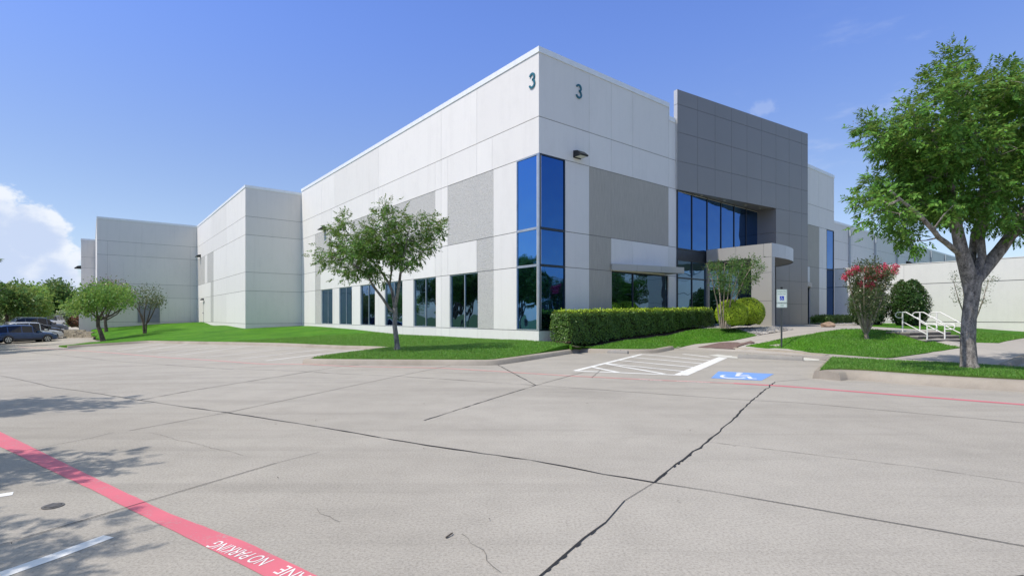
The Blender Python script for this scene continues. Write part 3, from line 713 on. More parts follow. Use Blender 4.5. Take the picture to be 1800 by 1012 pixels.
W2, T2, Bk2 = facade((0, 0), (1, 0), (0, -1), [(G1, TOP, cells([0, 3.02, 4.52, 6.09, 9.04], ['w'] * 4)), (G1, 11.8, cells([9.04, 9.75, 22.1], ['w'] * 2)), (G1, TOP, cells([22.1, 26.6, 28.2, EB], ['w'] * 3))])
for a, b in ((W, W2), (Bk, Bk2)):
    for f in b.f: a.add([b.v[i] for i in f], [(0, 1, 2, 3)])
emit((W, T, Bk), 'white', 'ribbed')
# right return of the front block, and the parapet notch ends
mb = MB(); mb.quad((EB, 0, BOT), (EB, 7.5, BOT), (EB, 7.5, TOP), (EB, 0, TOP)); mb.quad((9.04, 0, 11.7), (9.04, .3, 11.7), (9.04, .3, TOP), (9.04, 0, TOP)); mb.quad((22.1, 0, 11.7), (22.1, .3, 11.7), (22.1, .3, TOP), (22.1, 0, TOP))
mb.build_each('wall', M['white'], BLD)
hl = [G5, G4, G3, G2, G1]
def plain_rows(u1, top, br):
    zs = [BOT] + hl + [top]
    return [(zs[i], zs[i + 1], cells([0] + br[i] + [u1], ['w'] * (len(br[i]) + 1))) for i in range(6)]
W2L = 55.67 - E1
# second block: return wall and side wall
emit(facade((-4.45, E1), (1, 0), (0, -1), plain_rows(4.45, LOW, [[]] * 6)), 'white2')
u_ = lambda px: tA(px, -4.45) - E1
tt = [u_(x) for x in (404, 402, 371.5, 368, 360.5)]
rows2 = plain_rows(W2L, LOW, [[7.7, 15.4], [7.7, 14.2, 16.0], [7.7, 14.2, 16.0], [7.7, 14.2, 18.6, 20.0], [7.7, 15.4], [7.7, 15.4]])
rows2[1] = (G5, G4, cells([0, 7.7, 14.2, 15.8, W2L], ['w', 'w', 't', 'w'])); rows2[2] = (G4, G3, cells([0, 7.7, 14.2, 15.8, W2L], ['w', 'w', 't', 'w'])); rows2[3] = (G3, G2, cells([0, 7.7, 14.2, 17.8, 19.4, 24.2, W2L], ['w', 'w', 't', 'w', 't', 'w']))
emit(facade((-4.45, E1), (0, 1), (-1, 0), rows2))
# third block
xs3 = sB(346.6, 55.67); x3 = -13.75
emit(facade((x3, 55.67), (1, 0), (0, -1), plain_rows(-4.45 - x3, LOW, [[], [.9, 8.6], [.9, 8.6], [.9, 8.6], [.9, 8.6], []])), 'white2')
emit(facade((x3, 55.67), (0, 1), (-1, 0), plain_rows(21.6, LOW, [[7.7, 15.4]] * 6)))
x4 = -15.3
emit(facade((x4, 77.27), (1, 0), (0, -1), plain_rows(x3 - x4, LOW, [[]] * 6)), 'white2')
emit(facade((x4, 77.27), (0, 1), (-1, 0), plain_rows(24, LOW, [[7.7, 15.4]] * 6)))
# rear wing behind the front block on the right
WH0 = EB
emit(facade((WH0, 7.5), (1, 0), (0, -1), [(BOT, G2, cells([0] + [9.1 * i for i in range(1, 13)] + [118], ['w'] * 13)), (G2, 10.2, cells([0] + [9.1 * i for i in range(1, 13)] + [118], ['w'] * 13)), (10.2, TOP, cells([0] + [9.1 * i for i in range(1, 13)] + [118], ['w'] * 13))]))
mb = MB()
for px in (1491.6, 1537, 1575, 1606.6, 1635, 1660, 1684, 1706):
    u = sB(px, 7.5); mb.box(u - .09, u + .09, 7.28, 7.48, .0, TOP - .25)
    mb.box(u - .17, u + .17, 7.22, 7.48, TOP - 1.4, TOP - .75)
mb.build_each('downspout', M['coping_dark'], BLD)
mb = MB(); mb.add([(0.02, .02, 11.7), (EB - .02, .02, 11.7), (EB - .02, 7.52, 11.7), (149, 7.52, 11.7), (149, 101, 11.7), (x4 + .02, 101, 11.7), (x4 + .02, 77.3, 11.7), (x3 + .02, 77.3, 11.7), (x3 + .02, 55.69, 11.7), (-4.43, 55.69, 11.7), (-4.43, E1 + .02, 11.7), (.02, E1 + .02, 11.7)], [tuple(range(12))])
mb.build('roof', M['roof'], BLD)
mb = MB(); mb.quad((149, 7.5, BOT), (149, 101.3, BOT), (149, 101.3, TOP), (149, 7.5, TOP)); mb.quad((149, 101.3, BOT), (x4, 101.3, BOT), (x4, 101.3, LOW), (149, 101.3, LOW)); mb.build_each('wall', M['white'], BLD)
mb = MB()
cap(mb, (0, 0), (0, 1), (-1, 0), -.035, E1, TOP); cap(mb, (0, 0), (1, 0), (0, -1), .3, 9.04, TOP); cap(mb, (0, 0), (1, 0), (0, -1), 9.09, 9.62, 11.8); cap(mb, (0, 0), (1, 0), (0, -1), 22.1, EB + .03, TOP)
mb.box(9.04, 9.085, -.035, .3, 11.6, TOP + .012)
cap(mb, (-4.45, E1), (0, 1), (-1, 0), -.035, W2L, LOW, .2); cap(mb, (-4.45, E1), (1, 0), (0, -1), .3, 4.40, LOW, .2)
cap(mb, (x3, 55.67), (0, 1), (-1, 0), -.035, 21.6, LOW, .2); cap(mb, (x3, 55.67), (1, 0), (0, -1), .3, 9.25, LOW, .2)
cap(mb, (x4, 77.27), (0, 1), (-1, 0), -.035, 24, LOW, .2); cap(mb, (x4, 77.27), (1, 0), (0, -1), .3, 1.5, LOW, .2)
cap(mb, (WH0, 7.5), (1, 0), (0, -1), .05, 118, TOP, .25)
mb.build_each('parapet_coping', M['coping'], BLD)
# ---- windows
def window(O, d, n, u0, u1, z0, z1, mulls=(), bars=(), rec=.10, glass='glass_dark', frame='frame', name='window', fw=.05):
    O, d, n = np.array(O, float), np.array(d, float), np.array(n, float)
    mb = MB()
    def bar(a0, a1, b0, b1, dep=.07):
        o = O + d * a0 - n * rec; mb.prism([o, o + d * (a1 - a0), o + d * (a1 - a0) + n * dep, o + n * dep], b0, b1)
    bar(u0, u0 + fw, z0, z1); bar(u1 - fw, u1, z0, z1); bar(u0 + fw, u1 - fw, z0, z0 + fw); bar(u0 + fw, u1 - fw, z1 - fw, z1)
    ms = sorted(mulls)
    for m_ in ms: bar(m_ - fw / 2, m_ + fw / 2, z0 + fw, z1 - fw)
    es = [u0 + fw] + [x for m_ in ms for x in (m_ - fw / 2, m_ + fw / 2)] + [u1 - fw]
    for b_, h_ in bars:
        for a, b in zip(es[::2], es[1::2]): bar(a, b, b_ - h_ / 2, b_ + h_ / 2)
    f = mb.build(name, M[frame], BLD)
    g = MB()
    us = [u0] + ms + [u1]; zs = [z0] + [b_ for b_, _ in bars] + [z1]
    for a, b in zip(us[:-1], us[1:]):
        for c, e in zip(zs[:-1], zs[1:]):
            t1, t2 = rng.normal(0, .0022, 2) * (b - a)   # panes are never perfectly in one plane
            off = -rec + .03
            pts = []
            for uu, zz, o_ in ((a, c, off - t1), (b, c, off + t1), (b, e, off + t1 + t2), (a, e, off - t1 + t2)):
                q_ = O + d * uu + n * o_; pts.append((q_[0], q_[1], zz))
            if (d[0] * n[1] - d[1] * n[0]) > 0: pts = pts[::-1]
            g.quad(*pts)
    g.build('pane', M[glass], f)
    return f
for u0, u1, mm in ((4.34, 6.83, 5.54), (8.2, 10.68, 9.37), (12.03, 14.4, 13.19), (15.85, 18.2, 16.95), (19.67, 22.07, 20.83), (23.45, 25.89, 24.54)):
    window((0, 0), (0, 1), (-1, 0), u0, u1, G5, G4, (mm,), (), .12, 'glass_dark', 'frame_light')
cw = window((0, 0), (0, 1), (-1, 0), .05, 1.44, G5, G2, (), ((G4, .1), (G3, .1)), .06, 'glass', 'frame_light', 'corner_window')
window((0, 0), (1, 0), (0, -1), .05, 1.51, G5, G2, (), ((G4, .1), (G3, .1)), .06, 'glass_dim_sky', 'frame', 'corner_window')
mb = MB(); mb.box(-.005, .055, -.005, .055, G5 - .01, G2 + .01); mb.build('corner_mullion', M['frame_light'], BLD)
window((0, 0), (1, 0), (0, -1), 29.68, EB - .02, G5, G2, (), ((G3, .1),), .06, 'glass_dim_sky', 'frame', 'corner_window')
window((0, 0), (1, 0), (0, -1), 4.55, 9.04, G5, G4, (6.2,), (), .12, 'glass_dark', 'frame')
window((0, 0), (1, 0), (0, -1), 22.1, 26.6, G5, G4, (24.3,), (), .12, 'glass_dark', 'frame')
# glazing under the slab
window((0, 0), (1, 0), (0, -1), gl0, gl1, 4.98, 8.07, (11.14, 12.67, 14.15, 15.64, 17.08), (), -.0, 'glass_dim_sky', 'frame', 'curtain_wall')
window((0, 0), (1, 0), (0, -1), gl0, gl1, .86, 4.42, (11.14, 12.67, 14.15, 15.2, 16.3, 17.4), ((3.45, .07),), -.0, 'glass_dark', 'frame', 'entrance_glazing')
mb = MB(); mb.box(gl0, gl1, -.03, .12, 4.42, 4.98); mb.build('spandrel', M['frame'], BLD)
mb = MB(); mb.box(12.55, 12.78, -.14, -.032, .86, 4.42); mb.build('column', M['taupe'], BLD)
mb = MB(); mb.box(gl0, 18.74, -.06, -.005, 8.0, 8.075); mb.box(18.70, 18.82, -.10, -.005, .86, 8.075); mb.build('glazing_trim', M['trim'], BLD)
mb = MB(); mb.quad((9.6, .25, 8.07), (19.0, .25, 8.07), (19.0, .25, BOT), (9.6, .25, BOT)); mb.quad((9.75, 0, BOT), (9.75, .25, BOT), (9.75, .25, 8.1), (9.75, 0, 8.1)); mb.build('wall', M['joint'], BLD)
# ---- entrance slab, swung out from the front
SL0, SL1 = np.array([9.661, -.12]), np.array([22.1126, -1.6293]); SD = (SL1 - SL0) / np.linalg.norm(SL1 - SL0); SN = np.array([SD[1], -SD[0]])
uj = [0, 1.6157, 3.0875, 4.549, 6.0084, 7.459, 8.948, 10.381, 11.81, 12.5426]
zj = [.70, 2.20, 3.64, 5.10, 6.60, 8.06, 9.575, 11.09, 12.56, 13.33]
rows = []
for i in range(9):
    z0, z1 = zj[i], zj[i + 1]
    rows.append((z0, z1, cells(uj if z0 >= 8.0 else uj[6:], ['w'] * (9 if z0 >= 8.0 else 3))))
Ws, Ts, Bs = facade(SL0, SD, SN, rows, .016, .014, .018)
sl = Ws.build('entrance_slab', M['taupe'], BLD); Bs.build('panel_joint', M['frame'], sl)
def sp(u, off): return SL0 + SD * u + SN * off
mb = MB()
a, b, c, e = sp(0, -.005), sp(0, -.24), sp(12.5426, -.24), sp(12.5426, -.005)
for z0, z1 in ((8.08, 12.55), (12.57, 13.33)): mb.quad((*a, z0), (*b, z0), (*b, z1), (*a, z1))
mb.quad((*b, 8.06), (*c, 8.06), (*c, 13.33), (*b, 13.33)); mb.quad((*c, .7), (*e, .7), (*e, 13.33), (*c, 13.33)); mb.quad((*a, 13.331), (*b, 13.331), (*c, 13.331), (*e, 13.331))
mb.build('slab_side', M['silver'], sl)
mb = MB(); p_ = sp(8.948, -.003)
mb.add([(9.67, -.115, 8.066), (p_[0], p_[1], 8.066), (p_[0], .05, 8.066), (9.67, .05, 8.066)], [(0, 3, 2, 1)])
rt = [.7, 2.2, 3.64, 5.1, 6.6, 8.064]
for z0, z1 in zip(rt[:-1], rt[1:]):
    mb.quad((p_[0], p_[1], z0 + .008), (p_[0], .0, z0 + .008), (p_[0], .0, z1 - .008), (p_[0], p_[1], z1 - .008))
mb.quad((e[0], e[1], .7), (e[0], 0, .7), (e[0], 0, 12.4), (e[0], e[1], 12.4))
mb.build('slab_return', M['taupe'], sl)
mb = MB()
for u in (2.2, 4.4, 6.6, 8.2):
    q_ = sp(u, -.001); mb.prism([(q_[0] + .07 * math.cos(t), (q_[1] * .5) + .07 * math.sin(t)) for t in np.linspace(0, 6.28, 11)[:-1]], 8.045, 8.06)
mb.build_each('soffit_light', M['lens'], sl)
# ---- portico with curved canopy
px0, pyf, zt, zb = 12.45, -3.73, 5.12, 4.43
Wp, Tp, Bp = facade((px0, pyf), (0, 1), (-1, 0), [(.55, 2.2, cells([0, 1.06], ['w'])), (2.2, 3.64, cells([0, 1.06], ['w'])), (3.64, zb, cells([0, 1.06], ['w'])), (zb, zt, cells([0, .42, 1.9, 3.6], ['w'] * 3))], .014, .012, .015)
po = Wp.build('portico', M['portico'], BLD); Bp.build('panel_joint', M['frame'], po)
mb = MB()
mb.box(px0 + .016, px0 + .33, pyf + .0, pyf + 1.06, .55, zb - .002); mb.box(px0 + .016, px0 + .33, pyf + .004, -.16, zb, zt - .002)
mb.quad((px0, pyf, zb), (px0, pyf + .01, zb), (px0 + .02, pyf + .01, zb), (px0 + .02, pyf, zb))
mb.build('portico_post', M['portico'], po)
arc = [(px0 + .0, pyf), (13.2, -3.735), (14.03, -3.69), (14.8, -3.60), (15.4, -3.47), (16.0, -3.28), (16.5, -3.05), (17.0, -2.74), (17.5, -2.33), (17.9, -1.88), (18.2, -1.45), (18.35, -1.155)]
mb = MB()
for i in range(len(arc) - 1):
    (xa, ya), (xb, yb) = arc[i], arc[i + 1]
    k0 = .012 if i in (2, 5, 8) else 0
    mb.quad((xa + k0, ya, zb), (xb, yb, zb), (xb, yb, zt), (xa + k0, ya, zt))
pf = mb.build('canopy_fascia', M['silver'], po)
mb = MB()
inner = [(px0 + .34, -.5)]; poly = [(a[0], a[1] + .012) for a in arc[1:-1]] + [(18.3, -1.16), (18.3, -.45), (px0 + .335, -.45), (px0 + .335, pyf + .012)]
n_ = len(poly); mb.add([(p[0], p[1], zb + .03) for p in poly], [tuple(range(n_ - 1, -1, -1))]); mb.add([(p[0], p[1], zt - .03) for p in poly], [tuple(range(n_))])
mb.build('canopy_soffit', M['taupe'], po)
mb = MB()
for x, y in ((14, -2.6), (15.6, -2.4), (14.6, -1.4)): mb.prism([(x + .08 * math.cos(t), y + .08 * math.sin(t)) for t in np.linspace(0, 6.28, 11)[:-1]], zb + .012, zb + .028)
mb.build_each('soffit_light', M['lens'], po)
# ---- awnings over the ground floor windows
def awning(A, B, z0=3.55, z1=3.85):      # wedge shaped, parallel to the swung slab
    A, B = np.array(A), np.array(B); d = (B - A); L = np.linalg.norm(d); d = d / L; n = np.array([d[1], -d[0]]); mb = MB()
    for a, b in zip(np.linspace(0, L, 4)[:-1], np.linspace(0, L, 4)[1:]):
        o = A + d * (a + .005); mb.prism([o, o + d * (b - a - .01), o + d * (b - a - .01) - n * .02, o - n * .02], z0, z1)
    i = A - n * .022; j = B - n * .022
    mb.prism([(i[0] + .01, i[1]), (j[0] - .01, j[1]), (j[0] - .01, -.004), (i[0] + .01, -.004)], z0 + .05, z1 - .02)
    if A[1] < -.3: mb.prism([A - n * .021, A - n * .021 + d * .02, (A[0] + .02, -.004), (A[0], -.004)], z0, z1)
    if B[1] < -.3: mb.prism([B - n * .021 - d * .02, B - n * .021, (B[0], -.004), (B[0] - .02, -.004)], z0, z1)
    return mb.build('awning', M['portico'], BLD)
awning((4.45, -.10), (8.72, -1.13)); awning((22.4, -1.13), (26.75, -.10))
# ---- lights, numerals, louvre, doors
def wall_light(P, out, z, s=1.0):
    P, out = np.array(P, float), np.array(out, float); side = np.array([-out[1], out[0]])
    L = thing('wall_light', None, None); L.parent = BLD; L.location = (P[0], P[1], z)
    del_keys = [k for k in L.keys()]
    for k in del_keys: del L[k]
    def pt(u, o, zz): q_ = side * u + out * o; return (q_[0] * s, q_[1] * s, zz * s)
    mb = MB()
    pr = [(0, .18), (.30, .13), (.58, -.10), (.56, -.16), (.05, -.16), (0, -.2)]
    V = [pt(-.28, o, z_) for o, z_ in pr] + [pt(.28, o, z_) for o, z_ in pr]; n = len(pr)
    mb.add(V, [tuple(range(n)), tuple(range(2 * n - 1, n - 1, -1))] + [(i, n + i, n + (i + 1) % n, (i + 1) % n) for i in range(n)])
    mb.build('housing', M['black'], L)
    g = MB(); g.quad(pt(-.24, .10, -.166), pt(.24, .10, -.166), pt(.24, .5, -.166), pt(-.24, .5, -.166)); g.build('lens', M['lens'], L)
    return L
yB = lambda px, py, t=0: None
s_ = sB(1014, 0); Yd = l2w(s_, 0)[1]; wall_light((s_, -.002), (0, -1), EYE - (272.5 - HZ) * Yd / F, .82)
t_ = tA(571, 0); Yd = l2w(0, t_)[1]; wall_light((-.002, t_), (-1, 0), EYE - (402 - HZ) * Yd / F, .85)
t_ = tA(352.5, -4.45); Yd = l2w(-4.45, t_)[1]; wall_light((-4.452, t_), (-1, 0), EYE - (450 - HZ) * Yd / F, .9)
t_ = tA(358, -4.45); Yd = l2w(-4.45, t_)[1]; wall_light((-4.452, t_), (-1, 0), EYE - (526 - HZ) * Yd / F, .6)
wall_light((x4 - .002, 79.0), (-1, 0), 8.3, 1.3)
u = sB(1594, 7.5); wall_light((u, 7.49), (0, -1), 11.0 - 1.6, 1.3)
def numeral(O, d, n, z, h):
    O, d, n = np.array(O, float), np.array(d, float), np.array(n, float); mb = MB(); sw = .125
    arcs = [(.30 + .215 * math.cos(a), .735 + .20 * math.sin(a)) for a in np.linspace(R(165), R(-82), 18)] + [(.30 + .24 * math.cos(a), .30 + .235 * math.sin(a)) for a in np.linspace(R(82), R(-165), 20)]
    P = [np.array(p) for p in arcs]; m = len(P); Ls, Rs = [], []
    for i, p in enumerate(P):
        t = P[min(i + 1, m - 1)] - P[max(i - 1, 0)]; t = t / np.linalg.norm(t); nn = np.array([-t[1], t[0]]); Ls.append(p + nn * sw / 2); Rs.append(p - nn * sw / 2)
    V = []
    for off in (.045, .006):
        V += [(*(O + d * q[0] * h + n * off), z + q[1] * h) for q in Ls + Rs]
    k = 2 * m; Fs = []
    for i in range(m - 1):
        Fs += [(m + i, m + i + 1, i + 1, i), (k + i, k + i + 1, k + m + i + 1, k + m + i), (i, i + 1, k + i + 1, k + i), (k + m + i, k + m + i + 1, m + i + 1, m + i)]
    Fs += [(0, k, k + m, m), (m - 1, 2 * m - 1, k + 2 * m - 1, k + m - 1)]
    mb.add(V, Fs); return mb.build('house_number', M['teal'], BLD)
t_ = tA(930.5, 0); z_ = lambda py, q: EYE - (py - HZ) * q[1] / F
qa = l2w(0, t_); numeral((-.0, t_), (0, -1), (-1, 0), z_(159, qa), 27.5 * qa[1] / F)
s_ = sB(1011.5, 0); qb = l2w(s_, 0); numeral((s_, 0), (1, 0), (0, -1), z_(172, qb), 25.5 * qb[1] / F)
mb = MB(); ul, ur = sB(242, 55.67), sB(281, 55.67); q1 = l2w(ul, 55.67); z0, z1 = z_(567.0, q1), z_(532, q1)
mb.box(ul, ur, 55.60, 55.668, z0, z0 + .06); mb.box(ul, ur, 55.60, 55.668, z1 - .06, z1); mb.box(ul, ul + .06, 55.60, 55.668, z0 + .06, z1 - .06); mb.box(ur - .06, ur, 55.60, 55.668, z0 + .06, z1 - .06)
k = 14
for i in range(k):
    a = z0 + .08 + (z1 - z0 - .16) * i / k; mb.add([(ul + .06, 55.655, a + .14), (ur - .06, 55.655, a + .14), (ur - .06, 55.59, a), (ul + .06, 55.59, a)], [(0, 1, 2, 3)])
mb.build('louver_vent', M['louver'], BLD)
mb = MB(); ta, tb = tA(358.5, -4.45), tA(351.5, -4.45)
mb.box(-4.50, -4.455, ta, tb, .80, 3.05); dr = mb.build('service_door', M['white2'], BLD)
mb = MB(); mb.box(-4.56, -4.502, ta + .1, ta + .2, 1.75, 1.85); mb.build('handle', M['black'], dr)
mb = MB(); mb.box(-4.52, -4.462, ta - .4, ta - .2, 2.9, 3.15); mb.build('utility_box', M['louver'], BLD)
# low yard wall beside the third block
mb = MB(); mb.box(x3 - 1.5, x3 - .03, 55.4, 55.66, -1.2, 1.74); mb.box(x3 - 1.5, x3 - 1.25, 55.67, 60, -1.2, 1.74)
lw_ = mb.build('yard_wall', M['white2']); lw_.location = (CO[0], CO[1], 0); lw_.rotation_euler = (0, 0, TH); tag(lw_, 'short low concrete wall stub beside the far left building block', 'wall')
# screen wall on the right
SW = thing('screen_wall', 'long plain white concrete screen wall behind the handrails and shrubs', 'wall', (CO[0], CO[1], 0), TH)
rowsS = [(BOT, 1.04, cells([0, 7.4, 14.8, 22.2, 30], ['w'] * 4)), (1.04, 3.70, cells([0, 7.4, 14.8, 22.2, 30], ['wlr'] * 4)), (3.70, 5.12, cells([0, 7.4 - 2.9, 14.8, 22.2, 30], ['w'] * 4))]
Wq, Tq, Bq = facade((31.16, -.02), (0, -1), (-1, 0), rowsS, .045, .012, .03)
sw = Wq.build('wall_panel', M['white'], SW); Bq.build('panel_joint', M['joint'], sw)
mb = MB(); mb.box(31.191, 31.46, -30, -.02, BOT, 5.11); mb.box(31.14, 31.48, -30.02, -.02, 5.122, 5.17); mb.build('wall_cap', M['white'], SW)
# ------------------------------------------------------------------ vegetation
def unit(a): return a / (np.linalg.norm(a, axis=-1, keepdims=True) + 1e-9)
def leaf_quads(base, d, nrm, l, w):
    s = unit(np.cross(d, nrm)); l = np.asarray(l).reshape(-1, 1); w = np.asarray(w).reshape(-1, 1)
    fold = np.cross(s, d) * (w * .18)
    V = np.stack([base, base + d * l * .48 + s * w * .5 + fold, base + d * l, base + d * l * .48 - s * w * .5 + fold], 1).reshape(-1, 3)
    return V, np.arange(len(base) * 4).reshape(-1, 4)
def compound(cent, out, n, rc, L=.24, m=5, ll=.085, lw=.03, droop=.35):
    K = len(cent); c = np.repeat(cent, n, 0); o = np.repeat(out, n, 0); k = len(c)
    off = rng.normal(0, 1, (k, 3)) * rc; pos = c + off
    d = unit(unit(off) * .7 + o * .5 + rng.normal(0, .45, (k, 3)) + np.array([0, 0, -droop])); up = unit(rng.normal(0, .35, (k, 3)) + np.array([0, 0, 1.0]) + o * .3)
    s = unit(np.cross(d, up)); B, D, Nn_, LL = [], [], [], []
    sc = rng.uniform(.7, 1.2, (k, 1))
    for j in range(m):
        for sg in (-1, 1):
            B.append(pos + d * L * sc * (j + .6) / m); D.append(unit(d * .55 + s * sg * .85 + rng.normal(0, .16, (k, 3)) + np.array([0, 0, -.18])))
            Nn_.append(unit(up + rng.normal(0, .3, (k, 3)))); LL.append(sc[:, 0] * (ll * (.75 + .5 * math.sin(math.pi * (j + .7) / m))))
    B.append(pos + d * L * sc); D.append(unit(d + rng.normal(0, .2, (k, 3)))); Nn_.append(up); LL.append(sc[:, 0] * ll)
    LL = np.concatenate(LL)
    return leaf_quads(np.concatenate(B), np.concatenate(D), np.concatenate(Nn_), LL, LL * (lw / ll))
def simple_leaves(cent, out, n, rc, ll, lw, up_bias=.6):
    c = np.repeat(cent, n, 0); o = np.repeat(out, n, 0); k = len(c)
    off = rng.normal(0, 1, (k, 3)) * rc; d = unit(unit(off) * .6 + o * .5 + rng.normal(0, .6, (k, 3))); nrm = unit(rng.normal(0, .6, (k, 3)) + np.array([0, 0, up_bias]) + o * .5)
    s = rng.uniform(.65, 1.25, k); return leaf_quads(c + off, d, nrm, ll * s, lw * s)
def shell_leaves(p, o, ll, lw, jit=.5):
    nrm = unit(o + rng.normal(0, jit, p.shape) + np.array([0, 0, .25])); d = unit(np.cross(nrm, rng.normal(0, 1, p.shape))); s = rng.uniform(.65, 1.25, len(p))
    return leaf_quads(p, d, nrm, ll * s, lw * s)
def join(parts):
    V, Fs, o = [], [], 0
    for v, f in parts: V.append(v); Fs.append(f + o); o += len(v)
    return np.concatenate(V), np.concatenate(Fs)
def lobes_px(L, Y0, base, dy, per=1.0, seed=0):
    """lobes given as (px, py, rx, rz) in photo pixels at depth Y0; returns cluster targets and outward directions, local to base"""
    r = np.random.default_rng(seed); T, O = [], []
    cx = np.mean([l[0] for l in L]); cyy = np.mean([l[1] for l in L]); k = Y0 / F
    cen = np.array([(cx - CX) * k, Y0, EYE - (cyy - HZ) * k])
    for l in L:
        px, py, rx, rz = l[:4]; yo = l[4] if len(l) > 4 else r.uniform(-.45, .45) * dy
        c = np.array([(px - CX) / F * (Y0 + yo), Y0 + yo, EYE - (py - HZ) * (Y0 + yo) / F]); n = max(3, int(per * (rx * rz * k * k) ** .75 * 26))
        u = unit(r.normal(0, 1, (n, 3))) * (r.uniform(0, 1, (n, 1)) ** (1 / 2.4)); e = np.array([rx * k, min(dy * .5, rx * k * 1.1), rz * k])
        p = c + u * e; T.append(p - base); O.append(unit((p - cen) * np.array([1, 1, .8]) + u * .6))
    return np.concatenate(T), np.concatenate(O)
def branches(mb, limbs, targets, r_twig=.011, bend=.12, seed=0, mi=0, minr=.0, sides=5):
    r = np.random.default_rng(seed); nodes, rad = [], []
    for path, rr in limbs:
        P = [np.array(p, float) for p in path]; n = 0; pts, rs = [], []
        for i in range(len(P) - 1):
            k = max(1, int(np.linalg.norm(P[i + 1] - P[i]) / .3))
            for j in range(k):
                f = j / k; pts.append(P[i] + (P[i + 1] - P[i]) * f); rs.append(rr[i] + (rr[i + 1] - rr[i]) * f)
        pts.append(P[-1]); rs.append(rr[-1])
        for i in range(1, len(pts) - 1): pts[i] = pts[i] + r.normal(0, .25, 3) * rs[i]
        mb.tube(pts, rs, 9 if rr[0] > .05 else 6, mi); nodes += pts[1:]; rad += rs[1:]
    nodes = [np.array(n) for n in nodes]; root = np.array(limbs[0][0][0])
    A = np.array(nodes); order = np.argsort([np.min(np.linalg.norm(A - t, axis=1)) for t in targets]); rad = list(rad)
    for ti in order:
        t = targets[ti]; A = np.array(nodes); d = np.linalg.norm(A - t, axis=1) + np.maximum(0, A[:, 2] - t[2]) * .6
        i = int(np.argmin(d)); a = A[i]; L = np.linalg.norm(t - a)
        if L < .08: continue
        m = (a + t) / 2 + r.normal(0, 1, 3) * L * bend + np.array([0, 0, L * .06]); r0 = min(rad[i] * .75, r_twig * (1 + L * 1.3)); r1 = max(r_twig * .45, minr)
        r0 = max(r0, r1)
        mb.tube([a, a * .45 + m * .55 + 0, m, t], [r0, r0 * .85, (r0 + r1) / 2, r1], sides, mi, False)
        nodes += [m, t]; rad += [(r0 + r1) / 2, r1]
def pxpath(L, base, Y0):
    out = []
    for l in L:
        px, py = l[:2]; y = Y0 + (l[2] if len(l) > 2 else 0); out.append(np.array([(px - CX) / F * y, y, EYE - (py - HZ) * y / F]) - base)
    return out
def put(root, base): root.location = tuple(base)

def tree(name, label, cat, base, Y0, limbs, lobes, dy, per, leafm, barkm, leaves, tw=.011, seed=0, group=None, keep=None, extra=None):
    base = np.array(base, float); t = thing(name, label, cat, tuple(base), 0, group)
    T, O = lobes_px(lobes, Y0, base, dy, per, seed)
    if keep is not None: k = keep(T); T, O = T[k], O[k]
    mb = MB(); branches(mb, [(pxpath(p, base, Y0), rr) for p, rr in limbs], T, tw, .12, seed); mb.build('trunk', M[barkm], t)
    V, Fq = leaves(T, O); np_mesh('crown', V, Fq, M[leafm], t)
    if extra: extra(t, T, O)
    return t
# --- big tree on the near island
bx = march(1705, 648, isz); base = np.array([bx[0], bx[1], float(isz(bx)[0])]); Y0 = bx[1]; kp = Y0 / F
limbs = [([(1705, 650), (1704, 640), (1707, 600), (1706, 560), (1708, 520), (1710, 497), (1711, 486)], [x * kp for x in (16, 12.6, 11.0, 10.6, 11.2, 14, 13.5)]),
         ([(1706, 500), (1697, 470, -.05), (1691, 440, -.1), (1683, 395, -.1), (1672, 345, -.2), (1656, 290, -.3), (1640, 235, -.3)], [x * kp for x in (12, 11.5, 10, 8.5, 7, 5, 3)]),
         ([(1688, 447, -.1), (1670, 433, -.3), (1650, 417, -.6), (1630, 392, -.9), (1600, 365, -1.2), (1565, 335, -1.4)], [x * kp for x in (5, 4.6, 4, 3.4, 2.5, 1.5)]),
         ([(1711, 490), (1709, 455, .3), (1714, 412, .6), (1722, 370, .9), (1728, 310, 1.1), (1722, 250, 1.2), (1695, 180, 1.0), (1675, 110, .8)], [x * kp for x in (8, 6.5, 5.5, 5, 4, 3, 2, 1)]),
         ([(1713, 492), (1726, 450, .1), (1722, 415, .2), (1734, 370, .4), (1745, 310, .6), (1755, 230, .7), (1758, 200, .7)], [x * kp for x in (8, 6.5, 5.5, 4.5, 3.5, 2.5, 1.5)]),
         ([(1712, 494), (1733, 466, .1), (1757, 437, .1), (1778, 406, .2), (1803, 372, .2), (1840, 330, .3), (1880, 270, .3)], [x * kp for x in (12, 11, 10, 9, 8, 6, 3)]),
         ([(1768, 423, .1), (1790, 410, -.3), (1820, 388, -.7), (1860, 365, -1.1), (1910, 340, -1.4)], [x * kp for x in (5, 4.5, 4, 3, 2)]),
         ([(1672, 345, -.2), (1640, 320, .4), (1600, 290, .9), (1560, 250, 1.3), (1525, 225, 1.5)], [x * kp for x in (4, 3.4, 2.8, 2, 1)])]
lob = []
for l in [(1612, 265, 58, 54), (1602, 330, 56, 46), (1650, 215, 72, 62), (1745, 205, 84, 64), (1700, 290, 105, 70), (1625, 355, 68, 46), (1800, 250, 110, 90), (1755, 355, 85, 42), (1548, 236, 24, 18), (1672, 146, 22, 20), (1860, 320, 100, 70), (1562, 374, 30, 26), (1582, 415, 24, 20), (1900, 240, 100, 90), (1640, 290, 90, 60), (1618, 198, 34, 28), (1790, 160, 56, 32), (1720, 170, 50, 32), (1690, 365, 70, 34), (1538, 328, 18, 18), (1840, 390, 60, 30)]:
    yo = rng.uniform(-1.0, 1.0); lob.append((*l, yo * .8 - .3)); lob.append((*l, yo * .8 + 1.9))
